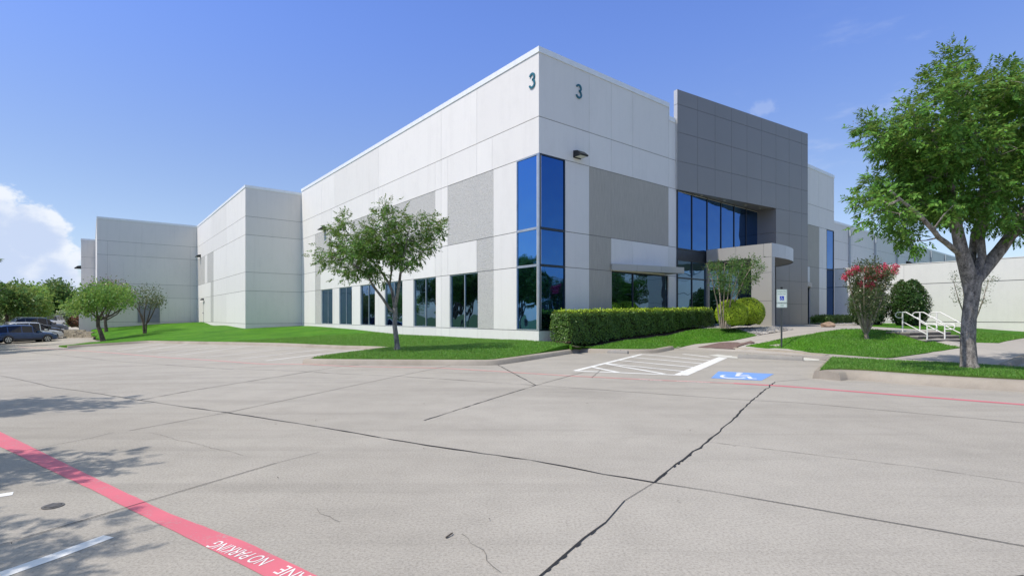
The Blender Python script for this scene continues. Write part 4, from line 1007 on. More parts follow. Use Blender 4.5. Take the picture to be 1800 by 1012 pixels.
lob += [(1670, 106, 10, 12, .6), (1518, 228, 16, 12, .4), (1518, 345, 18, 16, -.3), (1765, 128, 22, 12, .2), (1640, 146, 16, 12, .2)]
def lv_big(T, O): return compound(T, O, 17, .125, .22, 5, .10, .042)
def seeds(t, T, O):
    k = rng.choice(len(T), 26, False); V, Fq = simple_leaves(T[k] + O[k] * .15, O[k], 60, .09, .035, .022); np_mesh('seed_cluster', V, Fq, M['leaf_tan'], t)
tree('broadleaf_tree', 'big leafy tree with thick grey trunk on the grass strip behind the near curved kerb', 'tree', base, Y0, limbs, lob, 4.4, .72, 'leaf_big', 'bark', lv_big, .012, 1, None, None, seeds)
# --- young tree on the lawn point
bx = lp(698, 615.5); base = np.array([bx[0], bx[1], float(hzs(bx)[0])]); Y0 = bx[1]; kp = Y0 / F
limbs = [([(698, 617), (698, 605), (696, 575), (695, 550), (694, 540)], [x * kp for x in (6.0, 4.6, 4.0, 4.0, 4.2)]),
         ([(694, 548), (686, 544, -.1), (671, 522, -.3), (655, 501, -.5), (645, 482, -.6), (618, 462, -.8), (580, 450, -.9)], [x * kp for x in (2.8, 2.6, 2.3, 2, 1.6, 1.1, .6)]),
         ([(694, 540), (688, 510, .2), (683, 496, .3), (668, 475, .5), (652, 455, .6), (629, 433, .7), (608, 405, .8), (596, 385, .8)], [x * kp for x in (3.2, 2.6, 2.2, 1.9, 1.6, 1.3, .9, .6)]),
         ([(685, 500, .3), (688, 478, .1), (686, 448, 0), (685, 405, 0), (678, 365, 0)], [x * kp for x in (2, 1.8, 1.5, 1.1, .6)]),
         ([(695, 538), (702, 505, -.2), (704, 478, -.3), (709, 454, -.4), (715, 425, -.5), (720, 400, -.5)], [x * kp for x in (3, 2.6, 2.1, 1.7, 1.3, .7)]),
         ([(704, 480, -.3), (716, 468, .2), (731, 457, .5), (748, 438, .8), (764, 420, 1.0), (778, 395, 1.0)], [x * kp for x in (2, 1.7, 1.5, 1.2, .9, .6)])]
lob = [(677, 372, 18, 20), (690, 398, 34, 24), (655, 410, 30, 26), (604, 392, 20, 22), (592, 444, 28, 20), (568, 456, 13, 12), (628, 436, 36, 26), (662, 428, 40, 28), (703, 428, 40, 26), (738, 400, 24, 22), (768, 400, 18, 22), (738, 436, 32, 20), (648, 468, 28, 15), (610, 468, 24, 15), (712, 458, 24, 14), (590, 412, 16, 14), (720, 385, 20, 16), (655, 445, 30, 20), (690, 445, 30, 20), (630, 478, 20, 9), (665, 485, 20, 7)]
lob = [(*l, y) for l in lob for y in (rng.uniform(-1.0, -.1), rng.uniform(.1, 1.0))]
tree('broadleaf_tree', 'young open tree with forked spotted trunk on the tip of the main lawn', 'tree', base, Y0, limbs, lob, 2.6, 1.1, 'leaf_young', 'bark', lambda T, O: compound(T, O, 7, .10, .21, 4, .098, .042), .009, 2, None, None,
     lambda t, T, O: np_mesh('seed_cluster', *(lambda k: simple_leaves(T[k] + O[k] * .1, O[k], 45, .09, .045, .026))(rng.choice(len(T), 16, False)), M['leaf_tan'], t))
# --- three small trees on the far left lawn
def at_px(px, py): 
    q = lp(px, py); return np.array([q[0], q[1], float(hzs(q)[0])])
base = at_px(181.6, 599.4); Y0 = base[1]; kp = Y0 / F
limbs = [([(181.6, 600), (178, 588), (174, 572), (172, 560)], [x * kp for x in (4.2, 3.4, 2.9, 2.9)]), ([(172, 562), (160, 549, -.5), (145, 542, -.8)], [x * kp for x in (1.5, 1.1, .5)]), ([(172, 562), (168, 540, .3), (165, 520, .5)], [x * kp for x in (2, 1.4, .6)]),
         ([(173, 560), (184, 545, -.4), (192, 525, -.8)], [x * kp for x in (2, 1.4, .6)]), ([(176, 562), (196, 554, .4), (210, 545, .6), (222, 535, .8)], [x * kp for x in (2, 1.5, 1, .5)])]
lob = [(160, 528, 30, 17), (138, 539, 20, 11), (188, 518, 28, 14), (212, 526, 18, 14), (172, 508, 20, 8), (128, 541, 10, 7), (185, 532, 26, 12), (150, 518, 16, 10), (208, 512, 14, 9), (158, 545, 18, 6)]
lob = [(*l, y) for l in lob for y in (-1.2, .0, 1.2)]
def lv_far(n, rc, l, w): return lambda T, O: simple_leaves(T, O, n, rc, l, w)
tree('shade_tree', 'bright green leaning tree on the thin grass strip by the far lot', 'tree', base, Y0, limbs, lob, 4.5, .42, 'leaf_bright', 'bark_dark', lv_far(34, .28, .20, .12), .02, 3)
base = at_px(187, 583.2); Y0 = base[1]; kp = Y0 / F
limbs = [([(187, 584), (186.5, 575), (185, 562)], [x * kp for x in (3, 2.4, 2.2)]), ([(185, 563), (178, 548), (172, 525)], [x * kp for x in (1.5, 1.1, .5)]), ([(185, 563), (194, 545), (206, 520)], [x * kp for x in (1.6, 1.2, .5)]), ([(186, 563), (205, 552), (222, 535)], [x * kp for x in (1.2, 1, .5)]), ([(185, 563), (190, 535), (195, 508)], [x * kp for x in (1.2, 1, .5)])]
lob = [(196, 503, 22, 9), (176, 508, 20, 9), (212, 506, 12, 8), (190, 515, 26, 10), (218, 520, 12, 10), (170, 520, 18, 10)]
tree('crape_myrtle', 'reddish topped small tree directly behind the leaning bright green tree', 'tree', base, Y0, limbs, [(*l, y) for l in lob for y in (-.9, .9)], 3.6, .45, 'leaf_red', 'bark_dark', lv_far(26, .26, .17, .09), .018, 4)
base = at_px(254, 586); Y0 = base[1]; kp = Y0 / F
limbs = [([(254, 587), (253.5, 578), (252.5, 570)], [x * kp for x in (2.4, 1.9, 1.7)]), ([(256, 586.5), (257, 570), (268, 552), (277, 530)], [x * kp for x in (1.5, 1.3, 1, .5)]), ([(252.5, 571), (250, 555), (240, 540), (229, 532)], [x * kp for x in (1.3, 1.1, .8, .4)]), ([(253, 571), (254, 550), (258, 525)], [x * kp for x in (1.2, 1, .4)]), ([(256, 572), (263, 550), (268, 525)], [x * kp for x in (1.1, .9, .4)]), ([(253, 572), (246, 550), (244, 525)], [x * kp for x in (1, .8, .4)])]
lob = [(243, 521, 20, 9), (262, 513, 18, 8), (276, 521, 9, 9), (232, 528, 10, 7), (268, 530, 13, 8), (280, 531, 7, 6), (252, 528, 18, 7)]
tree('crape_myrtle', 'thin vase shaped tree with bare fanned stems in front of the grey louvre vent', 'tree', base, Y0, limbs, [(*l, y) for l in lob for y in (-.8, .8)], 3.0, .36, 'leaf_myrtle', 'bark_dark', lv_far(34, .24, .16, .09), .014, 5)
# --- trees and bushes beyond the far lot
ft = [('leaf_mid', 'spreading tree above the white wagon at the far left edge', 12, 568, 60, [(5, 528, 30, 16), (35, 535, 20, 14), (-20, 525, 30, 20), (20, 518, 24, 10), (45, 545, 10, 8)]),
      ('leaf_bright', 'light green tree rising behind the dark parked sedan', 54, 568, 64, [(50, 528, 20, 14), (62, 538, 16, 12), (42, 518, 18, 9), (66, 522, 10, 9), (55, 548, 14, 7)]),
      ('leaf_mid', 'round deep green tree just left of the farthest building corner', 98, 566, 98, [(100, 525, 26, 20), (84, 518, 20, 14), (118, 532, 14, 14), (100, 508, 18, 9), (90, 540, 20, 10)]),
      ('leaf_dark', 'dark tree crown filling the gap behind the light green tree', 74, 566, 110, [(74, 535, 24, 18), (60, 545, 20, 10), (90, 548, 20, 9), (74, 520, 18, 10)]),
      ('leaf_dark', 'dark low tree behind the row of far left cars', 25, 566, 105, [(20, 540, 26, 14), (0, 538, 20, 14), (40, 550, 20, 8), (-25, 540, 24, 16)]),
      ('leaf_mid', 'green tree peeping above the low yard wall at the lot end', 122, 566, 116, [(126, 540, 14, 14), (134, 548, 10, 10), (112, 550, 12, 9), (140, 540, 10, 14)])]
for i, (lm, lab, px, py, Y0, lob) in enumerate(ft):
    b = np.array([(px - CX) / F * Y0, Y0, 0]); b[2] = float(gz(np.clip(b[:2], [-110, -40], [80, 110]))[0]) - .05; kp = Y0 / F
    top = min(l[1] for l in lob)
    pyb = HZ + (EYE - b[2]) * F / Y0
    limbs = [([(px, pyb), (px, pyb - 8), (px + 1, 552)], [.22, .17, .16])] + [([(px + 1, 553), ((px + l[0]) / 2, (l[1] + 550) / 2), (l[0], l[1])], [.12, .09, .04]) for l in lob]
    tree('shade_tree', lab, 'tree', b, Y0, limbs, [(*l, y) for l in lob for y in (-1.8, 0, 1.8)], 7, .34, lm, 'bark_dark', lv_far(46, .5, .42, .26), .03, 20 + i, 'trees behind the far lot')
def mound(name, label, cat, c, rx, ry, rz, leafm, n, ll, lw, core=.8, group=None, bump_=.08, stems=True, nb=1.0, extra=None):
    t = thing(name, label, cat, tuple(c), 0, group)
    u = unit(rng.normal(0, 1, (n, 3))); u = u[u[:, 2] > -.75]; f = 1 + bump_ * (np.sin(u[:, 0] * 5 + c[0]) * np.cos(u[:, 1] * 4 + u[:, 2] * 6)) + rng.normal(0, bump_ * .35, len(u))
    p = u * f[:, None] * np.array([rx, ry, rz]) + np.array([0, 0, rz]); p = p[p[:, 2] > .03]; u = u[:len(p)]
    o = unit((p - np.array([0, 0, rz])) / np.array([rx, ry, rz])); V, Fq = shell_leaves(p, o, ll, lw)
    np_mesh('foliage', V, Fq, M[leafm], t)
    mb = MB(); bm = bmesh.new(); bmesh.ops.create_icosphere(bm, subdivisions=2, radius=1.0)
    for v in bm.verts: v.co = Vector((v.co.x * rx * core, v.co.y * ry * core, rz + v.co.z * rz * core)); v.co.z = max(v.co.z, -.05)
    mb.add([v.co[:] for v in bm.verts], [tuple(x.index for x in f.verts) for f in bm.faces]); bm.free()
    mb.build('inner_core', M['core'], t)
    if extra: extra(t)
    return t
def pxm(px, py0, py1, w, Y): # centre base, size from pixels
    k = Y / F; return ((px - CX) * k, Y, EYE - (py1 - HZ) * k), w * k / 2, (py1 - py0) * k / 2
for px, y0, y1, w, Y, m_, lab in ((30, 549, 566, 32, 66, 'leaf_sage', 'pale grey-green bush behind the white wagon'), (120, 545, 566, 34, 88, 'leaf_sage', 'grey-green rounded bush beside the farthest white car'), (133, 557, 574, 17, 66, 'leaf_red', 'reddish shrub in front of the low yard wall'), (6, 551, 568, 22, 72, 'leaf_sage', 'pale bush cut off by the left picture edge')):
    c, rx, rz = pxm(px, y0, y1, w, Y); mound('bush', lab, 'bush', c, rx, rx, rz, m_, 2600, .32, .18, .85)
# --- clipped hedges
def hedge(label, s0, s1, t0, t1, ztop, leafm, n, ll=.065, lw=.038, grp=None):
    P0 = l2w(s0, t0); g0 = float(hzs(P0)[0]); t = thing('hedge', label, 'hedge', (P0[0], P0[1], g0), TH)
    Lx, Ly = s1 - s0, t1 - t0
    def top(x): return ztop(s0 + x) - g0
    def bot(x, y):
        q = np.array([l2w(s0 + a, t0 + b) for a, b in zip(x, y)]); return hzs(q) - g0
    A = [Lx * Ly, 1.25 * Lx, 1.25 * Lx * .6, 1.25 * Ly, 1.25 * Ly]; cnt = (np.array(A) / sum(A) * n).astype(int); B, O = [], []
    for face, c in enumerate(cnt):
        u, v = rng.uniform(0, 1, c), rng.uniform(0, 1, c)
        if face == 0: x, y = u * Lx, v * Ly; z = top(x); o = np.tile([0, 0, 1.], (c, 1))
        elif face in (1, 2): x = u * Lx; y = np.full(c, 0.0 if face == 1 else Ly); b = bot(x, y); z = b + .10 + v ** .85 * (top(x) - b - .10); o = np.tile([0, -1. if face == 1 else 1., .15], (c, 1))
        else: y = u * Ly; x = np.full(c, 0.0 if face == 3 else Lx); b = bot(x, y); z = b + .05 + v ** .85 * (top(x) - b - .05); o = np.tile([-1. if face == 3 else 1., 0, .15], (c, 1))
        wob = .022 * np.sin(x * 3.1 + z * 2) + .02 * np.sin(y * 5 + z * 5 + x * 7) + rng.normal(0, .026, c)
        B.append(np.stack([x, y, z], 1) + o * wob[:, None]); O.append(o)
    B, O = np.concatenate(B), np.concatenate(O)
    # round the long edges
    e = np.minimum(np.minimum(B[:, 0], Lx - B[:, 0]), np.minimum(B[:, 1], Ly - B[:, 1])); zt = top(B[:, 0]); near = np.clip(1 - (zt - B[:, 2]) / .15, 0, 1) * np.clip(1 - e / .15, 0, 1); B[:, 2] -= near * .07
    V, Fq = shell_leaves(B, unit(O), ll, lw, .38); np_mesh('foliage', V, Fq, M[leafm], t)
    k = int(n * .11); xg, yg = rng.uniform(0, Lx, k), rng.uniform(-.02, Ly + .02, k); pg = np.stack([xg, yg, top(xg) + rng.normal(.03, .03, k) - .05 * (np.minimum(yg, Ly - yg) < .06)], 1); np_mesh('sunlit_top_leaves', *simple_leaves(pg, np.tile([0, 0, 1.], (k, 1)), 1, .01, ll * .95, lw, .9), M['leaf_lime'] if n > 20000 else M['leaf_hedge'], t)  # extra lime leaves put the long hedge's sunlit top into the leaf colour
    mb = MB(); xs = np.linspace(.1, Lx - .1, 12)
    for a, b in zip(xs[:-1], xs[1:]):
        z = bot(np.array([a]), np.array([.2]))[0]; mb.box(a, b, .09, Ly - .09, z + .16, top(a) - .07)
    for x in np.arange(.15, Lx - .1, .33):
        z = bot(np.array([x]), np.array([.3]))[0]
        for y in (.25, Ly - .25): mb.tube([(x, y, z - .05), (x + rng.normal(0, .03), y, z + .2)], [.016, .012], 5)
    mb.build('inner_core', M['core'], t); return t  # solid core boxes and short stems
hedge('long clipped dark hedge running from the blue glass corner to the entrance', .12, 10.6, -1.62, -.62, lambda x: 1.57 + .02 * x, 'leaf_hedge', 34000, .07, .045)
q = sB(1421, -1.6); hedge('short dark clipped hedge right of the grey entrance slab', 23.6, 29.6, -2.2, -1.2, lambda x: 1.42 + 0 * x, 'leaf_hedge', 9000, .08, .05)
# --- round lime bushes
b1 = at_px(1286, 577.5)
Y1 = 24.3; mound('round_bush', 'lime green clipped ball bush, the nearer of the pair', 'bush', ((1286 - CX) / F * Y1, Y1, EYE - (577 - HZ) * Y1 / F), .70, .68, .67, 'leaf_lime', 15000, .055, .032, .9, 'lime ball bushes at the entrance', .03)
Y1 = 25.1; mound('round_bush', 'lime green clipped ball bush behind and right of its twin', 'bush', ((1314 - CX) / F * Y1, Y1, EYE - (575.5 - HZ) * Y1 / F), .76, .74, .72, 'leaf_lime', 15000, .055, .032, .9, 'lime ball bushes at the entrance', .03)
# --- conical hollies by the screen wall
for px, y0, y1, w, Y, lab in ((1597, 494, 573, 64, 31.0, 'broad dark green holly shrub standing free before the white screen wall'), (1526, 497, 572, 60, 31.8, 'dark green holly shrub hidden behind the pink flowering myrtle')):
    k = Y / F; c = ((px - CX) * k, Y, EYE - (y1 - HZ) * k); t = thing('holly_shrub', lab, 'shrub', c); h = (y1 - y0) * k; rr = w * k / 2
    n = 10000; z = rng.uniform(0, 1, n) ** .8; a = rng.uniform(0, 2 * np.pi, n); prof = rr * np.sin((.14 + .80 * z) * np.pi) ** .55 * (1 - .12 * z); f = rng.uniform(.72, 1.06, n) + .07 * np.sin(a * 5 + z * 9)
    p = np.stack([np.cos(a) * prof * f, np.sin(a) * prof * f, .1 + z * (h - .1) + .08 * np.sin(a * 3)], 1); o = unit(np.stack([np.cos(a), np.sin(a), .4 + z], 1))
    np_mesh('foliage', *shell_leaves(p, o, .11, .065, .7), M['leaf_dark'], t)
    mb = MB(); zz = [0.05, .3 * h, .6 * h, .85 * h]; mb.tube([(0, 0, x) for x in zz], [rr * .55, rr * .8, rr * .62, rr * .2], 10); mb.tube([(0, 0, -.1), (0, 0, .1)], .06, 6); mb.build('inner_core', M['core'], t)
# --- crape myrtles with several stems
def myrtle(label, base, Y0, stems, lob, dy, per, n, leafm, ll, lw, seed, blooms=None, barkm='bark_smooth'):
    def ex(t, T, O):
        if blooms is None: return
        for bx_, by_ in blooms:
            yy = Y0 + rng.uniform(-.5, .1); c = np.array([(bx_ - CX) / F * yy, yy, EYE - (by_ - HZ) * yy / F]) - base
            k = 75; pp = c + rng.normal(0, 1, (k, 3)) * np.array([.06, .06, .055]); np_mesh('flower_cluster', *simple_leaves(pp, unit(pp - c), 2, .014, .055, .05), M['bloom'], t)
    return tree('crape_myrtle', label, 'tree', base, Y0, stems, lob, dy, per, leafm, barkm, lambda T, O: simple_leaves(T, O, n, .10, ll, lw), .007, seed, None, None, ex)
base = at_px(1524, 597); Y0 = base[1]; kp = Y0 / F
st = [([(1524, 598), (1523, 590), (1522, 582)], [x * kp for x in (4.2, 3.4, 3)])] + [([(1522 + d * .5, 586), (1522 + d * 3, 568, y * .3), (1522 + d * 6, 540, y * .6), (1522 + d * 9, 505, y), (1522 + d * 10.5, 470, y)], [x * kp for x in (2.2, 1.9, 1.5, 1.1, .5)]) for d, y in ((-3, -.3), (-1.6, .5), (-.4, -.6), (.8, .5), (2.2, -.4), (3.8, .3))]
lob = [(1508, 500, 16, 22), (1530, 495, 24, 28), (1551, 500, 14, 20), (1516, 530, 20, 22), (1538, 530, 19, 22), (1497, 482, 8, 10), (1512, 468, 9, 12), (1533, 464, 9, 12), (1553, 474, 9, 12), (1525, 555, 18, 12), (1566, 478, 5, 9), (1522, 478, 20, 12), (1545, 482, 16, 12)]
bl = [(1505, 473), (1493, 481), (1486, 487), (1521, 474.5), (1540, 471), (1526, 487), (1538, 489), (1516, 500), (1531, 502), (1555.6, 469), (1559, 478), (1573, 469), (1571, 477), (1547, 481), (1509, 475), (1500, 478)]
myrtle('vase shaped myrtle with pink blossom heads on the lawn before the handrails', base, Y0, st, [(*l, y) for l in lob for y in (-.45, .45)], 1.8, 1.7, 30, 'leaf_myrtle', .08, .045, 31, bl)
base = at_px(1270, 577); base = np.array([(1270 - CX) / F * 23.9, 23.9, 0]); base[2] = float(hzs(base[:2])[0]); Y0 = base[1]; kp = Y0 / F
st = [([(1270 + i * 3, 577), (1268 + i * 4, 560), (1266 + i * 6 , 530, y * .4), (1262 + i * 11, 490, y), (1258 + i * 16, 462, y)], [x * kp for x in (1.6, 1.4, 1.1, .8, .4)]) for i, y in ((-1, -.4), (0, .3), (1, -.2), (2, .5), (3, -.5), (4.2, .1))]
lob = [(1262, 490, 17, 13), (1285, 482, 20, 18), (1305, 476, 18, 16), (1250, 470, 9, 8), (1300, 505, 18, 12), (1278, 505, 18, 10), (1322, 462, 10, 12), (1335, 470, 8, 5), (1265, 470, 12, 8), (1292, 462, 12, 8), (1330, 486, 8, 5), (1318, 490, 10, 10)]
myrtle('airy multi stem myrtle rising behind the lime ball bushes', base, Y0, st, [(*l, y) for l in lob for y in (-.5, .5)], 2.0, 1.9, 26, 'leaf_mid', .085, .042, 32)
Y0 = 27.5; base = np.array([(1708 - CX) / F * Y0, Y0, 0]); base[2] = float(hzs(base[:2])[0]); kp = Y0 / F
st = [([(1708 + i, 592), (1706 + i * 4, 560), (1706 + i * 9, 525, y), (1706 + i * 13, 490, y)], [x * kp for x in (1.5, 1.2, .9, .4)]) for i, y in ((-2.4, -.3), (-1.2, .3), (0, -.3), (1.3, .3), (2.5, -.2))]
lob = [(1685, 500, 12, 16), (1690, 525, 12, 12), (1730, 500, 12, 16), (1728, 525, 12, 14), (1706, 500, 14, 18), (1742, 492, 7, 8), (1678, 487, 7, 8)]
myrtle('spindly myrtle seen on both sides of the big tree trunk', base, Y0, st, [(*l, y) for l in lob for y in (-.4, .4)], 1.6, .9, 12, 'leaf_myrtle', .08, .04, 33)
# --- grass blades on the lawns (uncountable)
def blades(name, parts, matk, dens, h, w):
    Vs, k = [], 0
    for (o, V, T) in parts:
        T3 = np.array([t[:3] for t in T]); A, B, Cc = V[T3[:, 0]], V[T3[:, 1]], V[T3[:, 2]]
        ar = np.linalg.norm(np.cross(B - A, Cc - A), axis=1) / 2; mid = (A + B + Cc) / 3; dist = np.hypot(mid[:, 0], mid[:, 1])
        vis = (np.abs(mid[:, 0]) < mid[:, 1] * 1.05 + 1) & (mid[:, 1] > 0)
        n = rng.poisson(ar * dens * np.clip((14 / dist) ** 1.7, .0, 2.0) * vis * (dist < 34)); i = np.repeat(np.arange(len(T3)), n); u = rng.uniform(0, 1, (len(i), 2)); f = u.sum(1) > 1; u[f] = 1 - u[f]
        p = A[i] + (B - A)[i] * u[:, :1] + (Cc - A)[i] * u[:, 1:]; d = dist[i]; hh = h * rng.uniform(.6, 1.3, len(i)); ww = w * rng.uniform(.7, 1.3, len(i)) * np.clip(d / 14, .8, 1.8)
        a = rng.uniform(0, 2 * np.pi, len(i)); s = np.stack([np.cos(a), np.sin(a), 0 * a], 1) * ww[:, None] / 2; lean = np.stack([rng.normal(0, .5, len(i)), rng.normal(0, .5, len(i)), np.ones(len(i))], 1) * hh[:, None]
        p[:, 2] -= .008; Vs.append(np.stack([p - s, p + s, p + lean], 1).reshape(-1, 3))
    V = np.concatenate(Vs); return tag(np_mesh(name, V, np.arange(len(V)).reshape(-1, 3), M[matk]), 'short green mown grass covering the lawns and verges', 'grass', None, 'stuff')
blades('grass', [o_lm, o_l2, o_l3, o_l4, o_li], 'blade', 1500, .05, .016)
# --- trees standing outside the picture that throw the shadows at lower left and fill the window reflections
big = bpy.data.objects['broadleaf_tree']
_cv = np.zeros(len([c for c in big.children if c.name.startswith('crown')][0].data.vertices) * 3, np.float32); [c for c in big.children if c.name.startswith('crown')][0].data.vertices.foreach_get('co', _cv); _cv = _cv.reshape(-1, 3); BC = (np.percentile(_cv, 1, 0) + np.percentile(_cv, 99, 0)) / 2; print('crown centre', BC, np.percentile(_cv, 99, 0) - BC)
def clone(src, label, x, y, rz, sc, grp): 
    c = copy_tree(src); ox, oy = BC[0] * sc, BC[1] * sc; gx_, gy_ = x - (ox * math.cos(rz) - oy * math.sin(rz)), y - (ox * math.sin(rz) + oy * math.cos(rz)); c.location = (gx_, gy_, float(gz([[max(gx_, -100), gy_]])[0])); c.rotation_euler = (0, 0, rz); c.scale = (sc, sc, sc * 1.0); tag(c, label, 'tree', grp); _m = Matrix.Translation(c.location) @ Matrix.Rotation(rz, 4, 'Z') @ Matrix.Scale(sc, 4); _w = _cv[::40] @ np.array(_m)[:3, :3].T + np.array(_m)[:3, 3]; return c
for k, (x, y, rz, sc) in enumerate(((-12.0, 4.65, .45, .80), (-7.95, 2.1, .45, .60), (-6.9, .2, .45, .62))):
    clone(big, 'leafy tree out of the picture on the left whose shadow falls across the lot', x, y, rz, sc, 'shadow trees left of the picture')
for k, (x, y, rz, sc) in enumerate(((-33, 26, 1.0, 1.1), (-38.5, 31, 2.0, 1.25), (-43.5, 36, 3.3, 1.25), (-49, 41, 5.0, 1.3), (-42, 27, 0.3, 1.35), (-50, 33, 1.9, 1.4), (-58, 43, 4.2, 1.5), (-36, 20, 2.5, 1.3), (-66, 52, 0.9, 1.5))):
    clone(big, 'tree of the row across the lot seen only in the side window reflections', x, y, rz, sc, 'reflected trees on the left')
for k, (x, y, rz, sc) in enumerate(((31.4, 25.4, 1.4, .8), (34.4, 23.2, 3.0, .9), (30.0, 20.6, .4, .75), (24, 12.5, 1.0, .85), (31, 9, 2.0, .9), (27, 4, 2.8, .9), (38, 14, .2, .9))):
    clone(big, 'tree right of the picture seen only in the front window reflections', x, y, rz, sc, 'reflected trees on the right')
# ------------------------------------------------------------------ small things
# reserved parking sign
sb = lp(1374, 611.5); sz = float(hzs(sb)[0]); Ys = sb[1]; ks = Ys / F
SG = thing('parking_sign', 'reserved parking sign with blue wheelchair square on a thin grey pole', 'sign', (sb[0], sb[1], sz))
zt_ = EYE - (507 - HZ) * ks - sz
mb = MB(); w = .024
for a in (0,): mb.box(-w, w, -.012, .0, -.15, zt_); mb.box(-w, -w + .012, .0, .03, -.15, zt_); mb.box(w - .012, w, .0, .03, -.15, zt_)
mb.build('pole', M['pole'], SG)
zs0, zs1, zs2 = EYE - (540.5 - HZ) * ks - sz, EYE - (532.6 - HZ) * ks - sz, EYE - (508.5 - HZ) * ks - sz
hw = 9.2 * ks
def rrect(x0, x1, z0, z1, r_):
    P = []
    for cx_, cz_, a0 in ((x1 - r_, z1 - r_, 0), (x0 + r_, z1 - r_, 90), (x0 + r_, z0 + r_, 180), (x1 - r_, z0 + r_, 270)):
        P += [(cx_ + r_ * math.cos(R(a0 + k * 30)), cz_ + r_ * math.sin(R(a0 + k * 30))) for k in range(4)]
    return P
def plate(name, x0, x1, z0, z1, y, mt, parent, r_=.025, th=.004):
    P = rrect(x0, x1, z0, z1, r_); n = len(P); mb = MB()
    mb.add([(p[0], y, p[1]) for p in P] + [(p[0], y + th, p[1]) for p in P], [tuple(range(n)), tuple(range(2 * n - 1, n - 1, -1))] + [(i, n + i, n + (i + 1) % n, (i + 1) % n) for i in range(n)])
    return mb.build(name, M[mt], parent)
pl = plate('sign_plate', -hw, hw, zs1 + .01, zs2, -.018, 'signface', SG)
def outline(x0, x1, z0, z1, y, t, mt, parent):
    mb = MB(); a, b = rrect(x0, x1, z0, z1, .02), rrect(x0 + t, x1 - t, z0 + t, z1 - t, .012); n = len(a)
    mb.add([(p[0], y, p[1]) for p in a + b], [(i, (i + 1) % n, n + (i + 1) % n, n + i) for i in range(n)]); return mb.build('border', M[mt], parent)
outline(-hw + .012, hw - .012, zs1 + .022, zs2 - .012, -.0195, .008, 'signgreen', pl)
def sign_text(s, cx_, cz_, wid, hgt, y, parent, mt='signgreen'):
    V, Fs = text_mesh(s, 1.0); lo, hi = V.min(0), V.max(0); mb = MB()
    mb.add([(cx_ + ((v[0] - lo[0]) / (hi[0] - lo[0]) - .5) * wid, y, cz_ + ((v[1] - lo[1]) / (hi[1] - lo[1]) - .5) * hgt) for v in V], Fs); return mb.build('lettering', M[mt], parent)
hh = zs2 - zs1
sign_text('RESERVED', 0, zs2 - .17 * hh, hw * 1.62, .085 * hh, -.0200, pl); sign_text('PARKING', 0, zs2 - .34 * hh, hw * 1.5, .085 * hh, -.0200, pl)
cs_ = .15 * hh; czs = zs2 - .64 * hh
mb = MB(); mb.add([(-cs_, -.0200, czs - cs_), (cs_, -.0200, czs - cs_), (cs_, -.0200, czs + cs_), (-cs_, -.0200, czs + cs_)], [(0, 1, 2, 3)]); sq = mb.build('symbol_square', M['signblue'], pl)
mb = MB(); isa_mesh(mb, lambda u, v, k: (-cs_ + 2 * cs_ * u * .94, -.0206 - .0003 * k, czs - cs_ + 2 * cs_ * v * .94 + .03 * cs_)); mb.build('wheelchair_mark', M['signface'], sq)
p2 = plate('lower_plate', -hw, hw, zs0, zs1 - .008, -.018, 'signface', SG); outline(-hw + .012, hw - .012, zs0 + .012, zs1 - .02, -.0195, .006, 'signgreen', p2)
sign_text('VAN', 0, (zs0 + zs1) / 2, hw * .62, .062, -.0200, p2)
mb = MB(); mb.box(-.03, .03, -.016, .04, zt_, zt_ + .05); mb.build('pole_cap', M['black'], SG)
# wheel stops
def wheel_stop(label, a, b, hgt=.13, wd=.17, chip=False):
    A, B = gp(*a), gp(*b); L = np.linalg.norm(B - A); d = (B - A) / L; t = thing('wheel_stop', label, 'wheel stop', (A[0], A[1], float(gz(A)[0])), math.atan2(d[1], d[0]), None)
    mb = MB(); pr = [(-wd / 2, 0), (-wd / 2 + .008, .05), (-wd / 2 + .035, hgt - .02), (-.03, hgt), (.03, hgt), (wd / 2 - .035, hgt - .02), (wd / 2 - .008, .05), (wd / 2, 0)]
    xs = np.r_[0, .03, np.linspace(.1, L - .1, 12), L - .03, L]; V = []
    for i, x in enumerate(xs):
        s = .9 if i in (0, len(xs) - 1) else 1
        if chip and .62 < x / L < .66: s = .86
        V += [(x, y * s, z * s + (rng.normal(0, .002) if z > .03 else 0)) for y, z in pr]
    m = len(pr); Fs = [(i * m + k, i * m + k + 1, (i + 1) * m + k + 1, (i + 1) * m + k) for i in range(len(xs) - 1) for k in range(m - 1)]
    mb.add(V, Fs, 0, False); mb.add(V[:m], [tuple(range(m))]); mb.add(V[-m:], [tuple(range(m - 1, -1, -1))]); mb.build('bar', M['stop'], t)
    mb = MB()
    for x in (.3, L - .3): mb.tube([(x, 0, hgt - .01), (x, 0, hgt + .012)], .016, 8)
    mb.build_each('anchor_pin', M['iron'], t); return t
wheel_stop('chipped concrete wheel stop at the kerb below the hedge', (1024, 618.0), (1104, 621.5), .12, .16, True)
wheel_stop('smooth round concrete wheel stop beside the blue wheelchair square', (1297, 629.0), (1412, 633.6), .13, .2)
